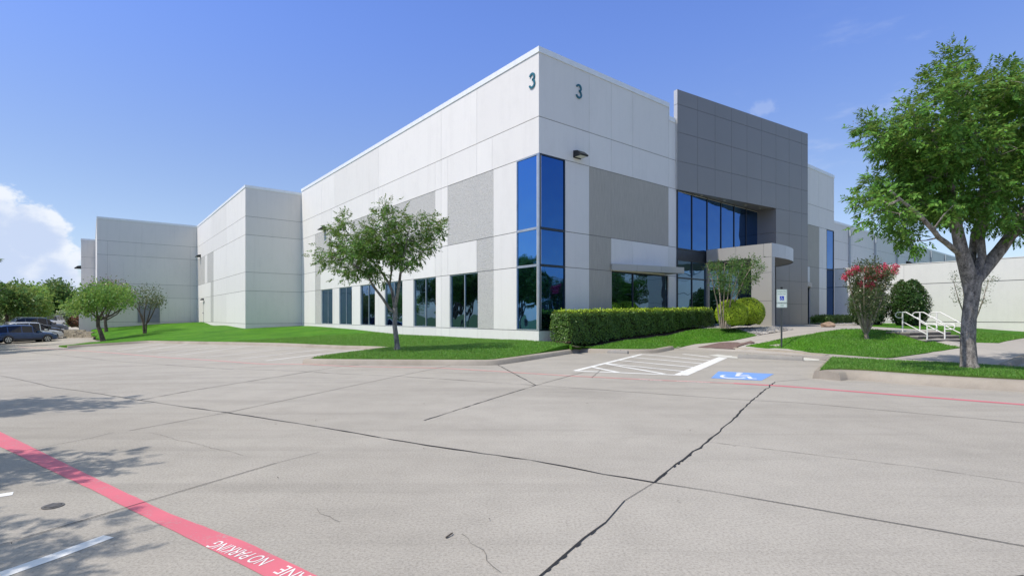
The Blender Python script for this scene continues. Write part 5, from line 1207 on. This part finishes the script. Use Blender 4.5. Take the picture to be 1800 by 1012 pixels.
# entrance steps and handrails
wd_ = np.array([.945, .327]); dn_ = np.array([.327, -.945]); S0 = np.array([15.38, 20.35]); zU, zL = .79, .40
ST = thing('steps', 'three grey concrete steps between white handrails', 'steps', (S0[0], S0[1], 0))
mb, mr = MB(), MB(); rr_ = (zU - zL) / 3
for i in range(3):
    z1 = zU - i * rr_; o = S0 - S0 + dn_ * (.30 * i); W0 = wd_ * (-.25 - .0 * i)
    a = W0 + dn_ * (.3 * i); e = wd_ * 2.35
    top = [a - dn_ * (.6 if i == 0 else .02), a + e - dn_ * (.6 if i == 0 else .02), a + e + dn_ * .3, a + dn_ * .3]
    mb.prism(top, zL - .25, z1 - .03); mr_ = [a - dn_ * (.6 if i == 0 else .02), a + e - dn_ * (.6 if i == 0 else .02), a + e + dn_ * .318, a + dn_ * .318]
    mb2 = MB(); mb2.prism(mr_, z1 - .029, z1 + .012); mb2.build('tread', M['walk'], ST)
mb.build_each('riser', M['riser'], ST)
for i, lab in enumerate(('white pipe handrail nearest the pink myrtle', 'white pipe handrail in the middle of the steps', 'white pipe handrail nearest the big tree trunk')):
    o = S0 + wd_ * (-.12 + i * .98); H_R = thing('handrail', lab, 'handrail', (o[0], o[1], 0), 0, 'handrails on the steps'); Lr = .84; hR = .78
    def q(t, z): return (dn_[0] * t, dn_[1] * t, z)
    mb = MB(); mb.tube([q(-.05, zU - .05), q(-.05, zU + hR)], .024, 8); mb.build('post', M['railwhite'], H_R)
    mb = MB(); mb.tube([q(Lr, zL - .05), q(Lr, zL + hR - .06)], .024, 8); mb.build('post', M['railwhite'], H_R)
    path = [q(-.06, zU + hR - .22), q(-.22, zU + hR - .22), q(-.29, zU + hR - .19), q(-.33, zU + hR - .11), q(-.29, zU + hR - .03), q(-.22, zU + hR), q(.08, zU + hR), q(Lr - .0, zL + hR - .06), q(Lr + .24, zL + hR - .06), q(Lr + .31, zL + hR - .09), q(Lr + .34, zL + hR - .16), q(Lr + .31, zL + hR - .23), q(Lr + .24, zL + hR - .26), q(Lr, zL + hR - .26)]
    mb = MB(); mb.tube(path, .021, 8); mb.build('top_rail', M['railwhite'], H_R)
    mb = MB(); mb.tube([q(-.03, zU + hR - .38), q(Lr - .02, zL + hR - .44)], .018, 8); mb.build('lower_rail', M['railwhite'], H_R)
# boulder, gravel
def boulder(name, label, c, rx, ry, rz, mt, seed):
    bm = bmesh.new(); bmesh.ops.create_icosphere(bm, subdivisions=3, radius=1); r = np.random.default_rng(seed); ph = r.uniform(0, 6, 6); dirs = unit(r.normal(0, 1, (9, 3))); lim = r.uniform(.62, .9, 9)
    for v in bm.verts:
        n = np.array(v.co[:]); s = 1 + .10 * math.sin(n[0] * 4 + ph[0]) * math.cos(n[1] * 5 + ph[1]) + .06 * math.sin(n[2] * 7 + ph[2] + n[0] * 6)
        for d, l in zip(dirs, lim):
            pr = float(n @ d) * s
            if pr > l: s *= l / pr
        v.co = Vector((n[0] * rx * s, n[1] * ry * s, n[2] * rz * s + rz * .55))
    mb = MB(); mb.add([v.co[:] for v in bm.verts], [tuple(x.index for x in f.verts) for f in bm.faces]); bm.free(); o = mb.build(name, M[mt]); o.location = c; return tag(o, label, 'rock')
q = at_px(1456, 570.5); Yq = 26.5; q = np.array([(1456 - CX) / F * Yq, Yq, 0]); q[2] = float(hzs(q[:2])[0]); boulder('boulder', 'tan boulder lying in front of the short hedge', q, .36, .25, .20, 'rock', 2)
def pebbles(name, label, poly, n, s0, s1):
    poly = np.array(poly); lo, hi = poly.min(0), poly.max(0); P = rng.uniform(lo, hi, (n * 4, 2)); P = P[inside(P, poly)][:n]; z = hzs(P)
    bm = bmesh.new(); bmesh.ops.create_icosphere(bm, subdivisions=1, radius=1); bv = np.array([v.co[:] for v in bm.verts]); bf = np.array([[x.index for x in f.verts] for f in bm.faces]); bm.free()
    k = len(P); s = rng.uniform(s0, s1, (k, 1, 1)) * rng.uniform(.7, 1.3, (k, 1, 3)) * np.array([1, 1, .6]); a = rng.uniform(0, 6.3, k)
    v = bv[None] * (1 + rng.normal(0, .12, (k, len(bv), 1))) * s; x = v[..., 0] * np.cos(a)[:, None] - v[..., 1] * np.sin(a)[:, None]; y = v[..., 0] * np.sin(a)[:, None] + v[..., 1] * np.cos(a)[:, None]
    V = np.stack([x + P[:, :1], y + P[:, 1:], v[..., 2] + z[:, None] + .012], -1).reshape(-1, 3); Fq = (bf[None] + (np.arange(k) * len(bv))[:, None, None]).reshape(-1, 3)
    return tag(np_mesh(name, V, Fq, M['pebble']), label, 'gravel', None, 'stuff')
g1 = PX([(1262, 577.5), (1292, 578.8), (1312, 583.8), (1331, 590), (1367, 584), (1394, 579.4), (1385, 577)]) + LW((12.3, -3.85), (12.3, -1), (9.5, -1.2))
o_gb = drape('gravel_bed', g1, hzs, .006, .5, M['soil']); tag(o_gb[0], kind='structure')
pebbles('gravel', 'grey river pebbles between the lime bushes and the walkway', g1, 2400, .035, .075)
g2 = LW((22.6, -3.4), (26, -3.9), (30.5, -3.6), (30.9, -2.2), (22.6, -2.3)); pebbles('gravel', 'grey river pebbles around the tan boulder', g2, 900, .05, .09)
# limestone retaining wall at the far lot corner
A = gp(114, 593.6); Bq = A + np.array([2.9, -.2]); ztop = EYE - (579.5 - HZ) * A[1] / F
RW = thing('retaining_wall', 'low rubble limestone retaining wall at the corner of the far lawn', 'wall', (A[0], A[1], float(gz(A)[0])))
mb = MB(); hgt = ztop - float(gz(A)[0]); rows_ = 5
for r_ in range(rows_):
    x = -rng.uniform(0, .2)
    while x < 4.3:
        l = rng.uniform(.22, .5); z0 = hgt * r_ / rows_; z1 = hgt * (r_ + 1) / rows_ - .02
        lim = hgt * (1 - max(0, x - .9) * .20)
        if z1 <= lim + .1: mb.box(x, x + l - .02, rng.normal(0, .02), .4 + rng.normal(0, .02), z0 - (.1 if r_ == 0 else 0), z1 + rng.normal(0, .01))
        x += l
mb.build('rubble_stone', M['stone'], RW)
mb = MB(); mb.box(0, 4.2, .05, .37, -.1, hgt * .33); mb.box(0, 1.2, .05, .37, 0, hgt * .9); mb.build('mortar', M['kerb'], RW)
# manhole lid, twig, litter
mh = gp(93, 889.5); mb = MB()
for rr, z in ((.066, .006), (.05, .010)): mb.prism([(rr * math.cos(t), rr * math.sin(t)) for t in np.linspace(0, 2 * math.pi, 25)[:-1]], .0, z)
for k in range(-3, 4): mb.box(-.035, .035, k * .012 - .004, k * .012 + .004, .0101, .0125)
o = mb.build('utility_lid', M['iron']); o.location = (mh[0], mh[1], .001); tag(o, 'small round iron utility lid in the concrete by the red line', 'utility lid')
def twig(label, a, b, r_=.006):
    A, B = gp(*a), gp(*b); mb = MB(); m = (A + B) / 2; mb.tube([(A[0], A[1], .008), (m[0] + .01, m[1] + .01, .013), (B[0], B[1], .008)], [r_, r_ * .9, r_ * .5], 5); return tag(mb.build('twig', M['bark_dark']), label, 'twig')
twig('thin dark twig lying on the open concrete', (784, 946), (796, 938))
lf = [(20, 957), (1213, 757), (1158, 700), (488, 841), (557, 739), (1400, 762), (555, 739.6), (860, 914), (1193, 882), (745, 789)]
for i, p in enumerate(lf):
    P = gp(*p); mb = MB(); a = rng.uniform(0, 6.3); l = rng.uniform(.009, .016)
    mb.add([(l * math.cos(a), l * math.sin(a), .004), (l * .4 * math.cos(a + 1.57), l * .4 * math.sin(a + 1.57), .014), (-l * math.cos(a), -l * math.sin(a), .008), (-l * .4 * math.cos(a + 1.57), -l * .4 * math.sin(a + 1.57), .012)], [(0, 1, 2, 3)])
    o = mb.build('dry_leaf', M['bark_dark']); o.location = (P[0], P[1], float(gz(P)[0]) + .003); tag(o, 'tiny dark dry leaf lying on the concrete lot', 'leaf', 'scattered dry leaves on the lot')

# ------------------------------------------------------------------ cars
def paint(name, col, metal=.3):
    m, nt, b = mat(name); b.inputs['Base Color'].default_value = (*col, 1); b.inputs['Roughness'].default_value = .28; b.inputs['Metallic'].default_value = metal; b.inputs['Coat Weight'].default_value = .8; b.inputs['Coat Roughness'].default_value = .05
    v = coord(nt); nt.links.new(ramp(nt, noise(nt, v, 2.5, 3), [(.3, tuple(x * .9 for x in col)), (.7, tuple(min(1, x * 1.08) for x in col))]), b.inputs['Base Color']); return m
M['c_blue'] = paint('dark_blue_car_paint', (.012, .05, .16)); M['c_white'] = paint('white_car_paint', (.75, .75, .74), 0); M['c_black'] = paint('charcoal_car_paint', (.025, .027, .032)); M['c_navy'] = paint('slate_car_paint', (.05, .075, .12)); M['c_silver'] = paint('silver_car_paint', (.50, .53, .58), .4)
M['tyre'] = simple('tyre_rubber', (.018, .018, .018), .9); M['alloy'] = simple('alloy_wheel', (.55, .56, .58), .3, .7, .05); M['carglass'] = simple('car_glass', (.010, .012, .016), .08, 0, .05); M['tail'] = simple('tail_lamp', (.45, .01, .02), .25); M['head'] = simple('head_lamp', (.7, .74, .78), .15); M['plastic'] = simple('grey_cladding', (.06, .06, .065), .7)
def car(name, label, cat, loc, rz, paintk, L=4.75, Wd=1.82, H=1.62, style='wagon', clad=False):
    t = thing(name, label, cat, loc, rz, 'cars parked in the far lot'); h2 = Wd / 2
    # stations from tail (x=0) to nose (x=L): z of belt, top, half widths
    if style == 'wagon': prof = [(0, .62, .62, .70), (.04, .50, .95, .84), (.12, .92, 1.02, .92), (.45, .98, H - .10, .96), (.9, .99, H - .02, 1), (1.9, .98, H, 1), (2.7, .96, H - .04, 1), (3.15, .95, 1.24, .99), (3.5, .94, .99, .98), (4.1, .86, .92, .96), (4.5, .76, .82, .90), (4.68, .62, .70, .80), (L, .50, .52, .68)]
    elif style == 'suv': prof = [(0, .70, .70, .72), (.04, .60, 1.05, .86), (.1, 1.06, 1.16, .94), (.32, 1.08, H - .10, .97), (.8, 1.08, H - .01, 1), (1.9, 1.06, H, 1), (2.75, 1.04, H - .05, 1), (3.25, 1.03, 1.30, .99), (3.6, 1.02, 1.08, .98), (4.2, .98, 1.03, .97), (4.55, .86, .94, .92), (4.7, .66, .78, .83), (L, .55, .58, .72)]
    else: prof = [(0, .62, .62, .70), (.05, .52, .92, .84), (.15, .93, .99, .92), (.8, .97, 1.03, .97), (1.25, .97, H - .12, .99), (1.8, .96, H - .01, 1), (2.4, .95, H - .02, 1), (3.0, .93, 1.20, .99), (3.4, .91, .97, .98), (4.1, .83, .88, .96), (4.5, .72, .78, .90), (4.68, .58, .66, .80), (L, .48, .50, .68)]
    zs = .30
    body, glass = MB(), MB(); rings = []
    for x, zb_, zt_2, wf in prof:
        w = h2 * wf; cab = max(0.0, zt_2 - zb_ - .1); wt = w * (1 - .26 * min(1, cab / .5)) if cab > 0 else w * .86
        z_s = min(zs, zb_ - .15)
        rings.append([(x, 0, z_s - .04), (x, w * .82, z_s - .04), (x, w * .97, z_s + .06), (x, w, (z_s + zb_) / 2), (x, w * .965, zb_ - .02), (x, w * .955, zb_), (x, wt + .0, max(zb_ + .001, zt_2 - .05)), (x, wt * .8, zt_2), (x, 0, zt_2 + .015)])
    m = 9
    for sgn in (1, -1):
        V = [(p[0], p[1] * sgn, p[2]) for r_ in rings for p in r_]; Fb, Fg = [], []
        for i in range(len(rings) - 1):
            for k in range(m - 1):
                f = (i * m + k, (i + 1) * m + k, (i + 1) * m + k + 1, i * m + k + 1)
                if sgn > 0: f = f[::-1]
                hi = min(prof[i][2] - prof[i][1], prof[i + 1][2] - prof[i + 1][1]); hx = max(prof[i][2] - prof[i][1], prof[i + 1][2] - prof[i + 1][1])
                (Fg if (k == 5 and hx > .2) or (k in (6, 7) and hx > .2 and abs(prof[i][2] - prof[i + 1][2]) > .16) else Fb).append(f)
        body.add(V, Fb, 0, True); glass.add(V, Fg, 0, False)
    for r_, rv in ((rings[0], False), (rings[-1], True)):
        P = r_ + [(p[0], -p[1], p[2]) for p in r_[-2:0:-1]]; body.add(P, [tuple(range(len(P)))[::-1] if rv else tuple(range(len(P)))])
    b = body.build('body', M[paintk], t); glass.build('window_glass', M['carglass'], b)
    # pillars over the glass
    mb = MB()
    for sg in (1, -1):
        for xf in ((.9, 1.9, 2.72) if style != 'sedan' else (1.3, 2.0, 2.75)):
            zb_ = np.interp(xf, [p[0] for p in prof], [p[1] for p in prof]); zt2 = np.interp(xf, [p[0] for p in prof], [p[2] for p in prof]); wt = h2 * .74
            mb.add([(xf - .04, sg * h2 * .958, zb_), (xf + .04, sg * h2 * .958, zb_), (xf + .02, sg * (wt + .012), zt2 - .045), (xf - .05, sg * (wt + .012), zt2 - .045)], [(0, 1, 2, 3) if sg < 0 else (3, 2, 1, 0)])
    mb.build_each('pillar', M[paintk], b)
    if style != 'sedan':
        mb = MB()
        for sg in (1, -1): mb.tube([(.55, sg * h2 * .66, H - .05), (.7, sg * h2 * .66, H + .045), (2.4, sg * h2 * .66, H + .035), (2.6, sg * h2 * .66, H - .03)], .018, 5)
        mb.build_each('roof_rail', M['alloy'], b)
    for xw in (.92, L - .95):
        for sg in (1, -1):
            y = sg * (h2 - .10); wr = .34
            wh = thing('wheel', None, None); wh.parent = t; wh.location = (xw, y, wr)
            a = np.linspace(0, 2 * math.pi, 25)[:-1]
            mb = MB(); n = 24; prf = [(-.10, .22), (-.10, wr - .03), (-.07, wr), (.07, wr), (.10, wr - .03), (.105, .235), (.06, .225)]
            V = [(rr * math.cos(t_), sg * yo, rr * math.sin(t_)) for yo, rr in prf for t_ in a]
            mb.add(V, [(j * n + i, j * n + (i + 1) % n, (j + 1) * n + (i + 1) % n, (j + 1) * n + i) for j in range(len(prf) - 1) for i in range(n)], 0, True); mb.build('tyre', M['tyre'], wh)
            mb = MB(); mb.add([(.235 * math.cos(t_), sg * .055, .235 * math.sin(t_)) for t_ in a], [tuple(range(n))], 1)
            for s5 in range(5):
                c_, s_2 = math.cos(s5 * 2 * math.pi / 5 + .3), math.sin(s5 * 2 * math.pi / 5 + .3)
                P = [(.03, -.03), (.03, .03), (.225, .05), (.225, -.05)]; mb.add([(u * c_ - v * s_2, sg * .095, u * s_2 + v * c_) for u, v in P], [(0, 1, 2, 3)], 0)
            ring = [(rr * math.cos(t_), sg * .098, rr * math.sin(t_)) for rr in (.205, .24) for t_ in a]; mb.add(ring, [(i, (i + 1) % n, n + (i + 1) % n, n + i) for i in range(n)], 0)
            mb.build('rim', [M['alloy'], M['tyre']], wh)
            ar = MB(); ang = np.linspace(R(-15), R(195), 19); yy = sg * (h2 + .006)
            V = [(xw + rr * math.cos(t_), yy if rr > .3 else sg * (h2 - .01), .34 + rr * math.sin(t_)) for rr in (.335, .41) for t_ in ang]; k = 19
            ar.add(V, [(i, i + 1, k + i + 1, k + i) for i in range(k - 1)]); ar.build('wheel_arch', M['plastic'] if clad else M['tyre'], t)
    for sg in (1, -1):
        zt3 = prof[2][1]
        mb = MB(); mb.add([(.02, sg * h2 * .60, zt3 - .22), (.02, sg * h2 * .84, zt3 - .20), (.16, sg * (h2 * .935), zt3 - .16), (.30, sg * (h2 * .965), zt3 - .10), (.28, sg * (h2 * .955), zt3 + .02), (.09, sg * (h2 * .90), zt3 + .04), (.015, sg * h2 * .62, zt3 - .02)], [tuple(range(7))]); mb.build('tail_light', M['tail'], t)
        zn = prof[-3][1]
        mb = MB(); mb.add([(L - .10, sg * h2 * .50, zn - .10), (L - .16, sg * h2 * .84, zn - .06), (L - .50, sg * h2 * .985, zn + .04), (L - .55, sg * h2 * .97, zn + .13), (L - .22, sg * h2 * .84, zn + .06), (L - .14, sg * h2 * .52, zn + .0)], [tuple(range(6))]); mb.build('headlight', M['head'], t)
        mb = MB(); mb.box(3.02, 3.20, min(sg * h2 * .96, sg * (h2 + .16)), max(sg * h2 * .96, sg * (h2 + .16)), prof[6][1] + .02, prof[6][1] + .15); mb.build('wing_mirror', M[paintk], t)
        for xh in (1.5, 2.5):
            mb = MB(); y_ = sg * (h2 + .004); mb.box(xh, xh + .16, min(y_, y_ - sg * .04), max(y_, y_ - sg * .04), .78, .81); mb.build('door_handle', M[paintk], t)
    mb = MB(); mb.add([(L - .02, -.45, .40), (L - .02, .45, .40), (L - .06, .5, .62), (L - .06, -.5, .62)], [(0, 1, 2, 3)]); mb.build('grille', M['tyre'], t)
    if clad:
        mb = MB()
        for sg in (1, -1): y_ = sg * (h2 + .003); mb.add([(1.3, y_, .28), (L - 1.35, y_, .28), (L - 1.35, y_, .42), (1.3, y_, .42)], [(0, 1, 2, 3)])
        mb.build_each('sill_cladding', M['plastic'], t)
    return t
def spot(rear, hd, off=.92): # place a car with its rear wheel pair centre at a ground point
    return rear - hd * off
w1, w2 = gp(17, 604.2), gp(82, 600.2); hd = (w2 - w1) / np.linalg.norm(w2 - w1); ang = math.atan2(hd[1], hd[0]); nl = np.array([-hd[1], hd[0]])
side = -nl if (-nl) @ (-w1) > 0 else nl       # the flank turned to the camera
wb = np.linalg.norm(w2 - w1); 
def place(name, label, cat, px, py, heading, paintk, L, H, style, clad=False, Y=None):
    q = np.array([(px - CX) / F * Y, Y]) if Y else gp(px, py); z = float(gz(q)[0]); a = math.atan2(heading[1], heading[0]); o = q - heading * L / 2
    return car(name, label, cat, (o[0], o[1], z), a, paintk, L, 1.82, H, style, clad)
c0 = (w1 + w2) / 2 - side * .88; o = c0 - hd * 2.37
print('wagon wheelbase', wb, 'at', w1, w2, 'heading', hd)
car('parked_car', 'dark blue estate car parked nearest at the far left edge', 'car', (o[0], o[1], float(gz((w1 + w2) / 2)[0])), ang, 'c_blue', 4.75, 1.82, 1.66, 'wagon', True)
back = np.array([-.60, .80]); cc = (w1 + w2) / 2 - side * .88
for i, (name_, lab, pk, sty, Hh, st_) in enumerate((('parked_car', 'white roofed car with roof rails just behind the dark blue estate', 'c_white', 'wagon', 1.75, 2.9), ('parked_car', 'charcoal sedan beyond the white car', 'c_black', 'sedan', 1.47, 5.9), ('parked_car', 'slate blue sport utility car beyond the charcoal sedan', 'c_navy', 'suv', 1.78, 8.9))):
    p = cc + back * st_ + hd * .25; o = p - hd * 2.35; car(name_, lab, 'car', (o[0], o[1], float(gz(p)[0])), ang, pk, 4.7, 1.82, Hh, sty)
hd2 = np.array([.35, -.94]); place('parked_car', 'silver sport utility car farthest away beside the grey-green bush', 'car', 92, 571, hd2, 'c_silver', 4.7, 1.78, 'suv', False, 82)
# commercial building across the lot, seen only mirrored in the front windows
OB = thing('warehouse', 'white warehouse across the lot with dark dock doors, seen only as a window reflection', 'building', (74, -8, 0), R(90))
Wz, Tz, Bz = facade((-45, 0), (1, 0), (0, 1), [(-.5, 3.6, cells([0] + [6 * i for i in range(1, 17)], ['w', 'w', 'o', 'w', 'o', 'w', 'o', 'w', 'o', 'w', 'o', 'w', 'o', 'w', 'w', 'w'])), (3.6, 9.5, cells([0] + [12 * i for i in range(1, 9)], ['w'] * 8))])
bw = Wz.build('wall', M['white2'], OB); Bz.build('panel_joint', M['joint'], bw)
mb = MB(); mb.box(-45, 51, -12, -.14, -.5, 9.4); mb.build('wall', M['frame'], OB)
mb = MB(); mb.box(-45.1, 51.1, -12.1, .1, 9.5, 9.75); mb.build('roof', M['coping'], OB)
SUNE, SKYS, EXPO = 3.15, .118, .32
TLO = (.97, .95, 1.06); THI = (.91, 1.05, 1.62); TZE = (2.2, 1.95, 1.25); HAZE = .12; HAZEC = (3.0, 4.1, 6.5); CLW = (6.1, 6.4, 6.9); CLD = (4.1, 4.8, 6.3)  # TZE brightens the unseen zenith to lift the fill on shaded walls
# ------------------------------------------------------------------ light, sky, camera
SUN_EL = R(58); dx, dy = .871, .491; nn = math.hypot(dx, dy); dx, dy = dx / nn, dy / nn
sd = bpy.data.lights.new('sun', 'SUN'); sd.energy = SUNE; sd.angle = R(.55); sd.color = (1.0, .93, .825)
so = bpy.data.objects.new('sun', sd); C.objects.link(so); so.location = (-20, -20, 40)
tr = Vector((dx * math.cos(SUN_EL), dy * math.cos(SUN_EL), -math.sin(SUN_EL))); so.rotation_euler = tr.to_track_quat('-Z', 'Y').to_euler()
W = bpy.data.worlds.new('World'); bpy.context.scene.world = W; W.use_nodes = True; nt = W.node_tree
bg = nt.nodes['Background']; sky = nt.nodes.new('ShaderNodeTexSky'); sky.sky_type = 'NISHITA'; sky.sun_disc = False
sky.sun_elevation = SUN_EL; sky.sun_rotation = math.atan2(-dx, -dy); sky.air_density = 1.0; sky.dust_density = .6; sky.ozone_density = 1.6; sky.altitude = 100
bg.inputs['Strength'].default_value = SKYS
tc = nt.nodes.new('ShaderNodeTexCoord'); sx = nt.nodes.new('ShaderNodeSeparateXYZ'); nt.links.new(tc.outputs['Generated'], sx.inputs[0])
def m_(op, a, b=None, c=None):
    n = nt.nodes.new('ShaderNodeMath'); n.operation = op
    for i, v in enumerate((a, b, c)):
        if v is None: continue
        if isinstance(v, (int, float)): n.inputs[i].default_value = v
        else: nt.links.new(v, n.inputs[i])
    return n.outputs[0]
az = m_('ARCTAN2', sx.outputs[0], sx.outputs[1]); el = m_('ARCSINE', m_('MINIMUM', m_('MAXIMUM', sx.outputs[2], -1.0), 1.0))
cb = nt.nodes.new('ShaderNodeCombineXYZ'); nt.links.new(az, cb.inputs[0]); nt.links.new(el, cb.inputs[1])
def nz(scale, sc, det=6, rough=.6, off=(0, 0, 0)):
    mp = nt.nodes.new('ShaderNodeMapping'); mp.inputs['Scale'].default_value = sc; mp.inputs['Location'].default_value = off; nt.links.new(cb.outputs[0], mp.inputs[0])
    return noise(nt, mp.outputs[0], scale, det, rough)
def sstep(x, a, b):
    n = nt.nodes.new('ShaderNodeMapRange'); n.interpolation_type = 'SMOOTHSTEP'; nt.links.new(x, n.inputs[0]); n.inputs[1].default_value = a; n.inputs[2].default_value = b; return n.outputs[0]
# a bank of cumulus low on the left
def blob(a0, e0, ra, re):
    u = m_('DIVIDE', m_('SUBTRACT', az, a0), ra); v = m_('DIVIDE', m_('SUBTRACT', el, e0), re)
    return m_('SUBTRACT', 1.0, m_('SQRT', m_('ADD', m_('MULTIPLY', u, u), m_('MULTIPLY', v, v))))
shape = m_('MAXIMUM', m_('MAXIMUM', blob(-.81, .08, .125, .115), blob(-.748, .11, .055, .06)), m_('MAXIMUM', blob(-.725, .045, .04, .07), m_('MAXIMUM', blob(-.95, .06, .20, .13), blob(-.80, .01, .14, .05))))
n1 = nz(20, (1, 1.4, 1), 7, .60); n2 = nz(60, (1, 1.2, 1), 5, .6)
dens = m_('ADD', shape, m_('MULTIPLY', m_('SUBTRACT', n1, .5), .85)); dens = m_('ADD', dens, m_('MULTIPLY', m_('SUBTRACT', n2, .5), .25))
cum = m_('MULTIPLY', sstep(dens, .06, .22), .95)
# thin wisps elsewhere
w1_ = sstep(nz(4.5, (1.0, 3.2, 1), 8, .62, (2.3, .7, 0)), .52, .80); wm = sstep(blob(.60, .33, .34, .17), .0, .75); wisp = m_('MULTIPLY', m_('MULTIPLY', w1_, wm), .38)
bl2 = sstep(m_('ADD', blob(.448, .345, .032, .018), m_('MULTIPLY', m_('SUBTRACT', n2, .5), 1.4)), .2, .7); wisp = m_('MAXIMUM', wisp, m_('MULTIPLY', bl2, .15))
tf = m_('MULTIPLY', sstep(el, .15, .55), m_('SUBTRACT', 1.0, m_('MULTIPLY', sstep(el, .62, .95), .75)))
tint = mix(nt, sky.outputs[0], mix(nt, mix(nt, TLO, THI, sstep(el, .15, .55)), TZE, sstep(el, .60, .95)), 1.0, 'MULTIPLY')
hazef = m_('MULTIPLY', sstep(el, .75, -.02), HAZE); hz_c = mix(nt, tint, HAZEC, hazef)
shade = mix(nt, CLD, CLW, m_('MULTIPLY', sstep(m_('ADD', m_('MULTIPLY', n1, 1.3), m_('MULTIPLY', m_('SUBTRACT', .62, shape), 1.0)), .62, 1.15), sstep(el, .0, .10)))
c1 = mix(nt, hz_c, shade, cum); c2 = mix(nt, c1, CLW, wisp)
nt.links.new(c2, bg.inputs['Color'])
cam = bpy.data.cameras.new('camera'); co = bpy.data.objects.new('camera', cam); C.objects.link(co); co.location = (0, 0, EYE); co.rotation_euler = (R(90), 0, 0)
cam.sensor_width = 36; cam.lens = F / 1800 * 36; cam.shift_y = (HZ - 506) / 1800; cam.clip_end = 6000; cam.clip_start = .05
sc = bpy.context.scene; sc.camera = co; vs = sc.view_settings; vs.view_transform = 'Standard'; vs.look = 'None'; vs.exposure = EXPO; vs.gamma = 1; vs.use_curve_mapping = False
sc.render.engine = 'CYCLES'; sc.cycles.max_bounces = 8; sc.cycles.diffuse_bounces = 4; sc.cycles.transparent_max_bounces = 4; sc.cycles.sample_clamp_indirect = 6
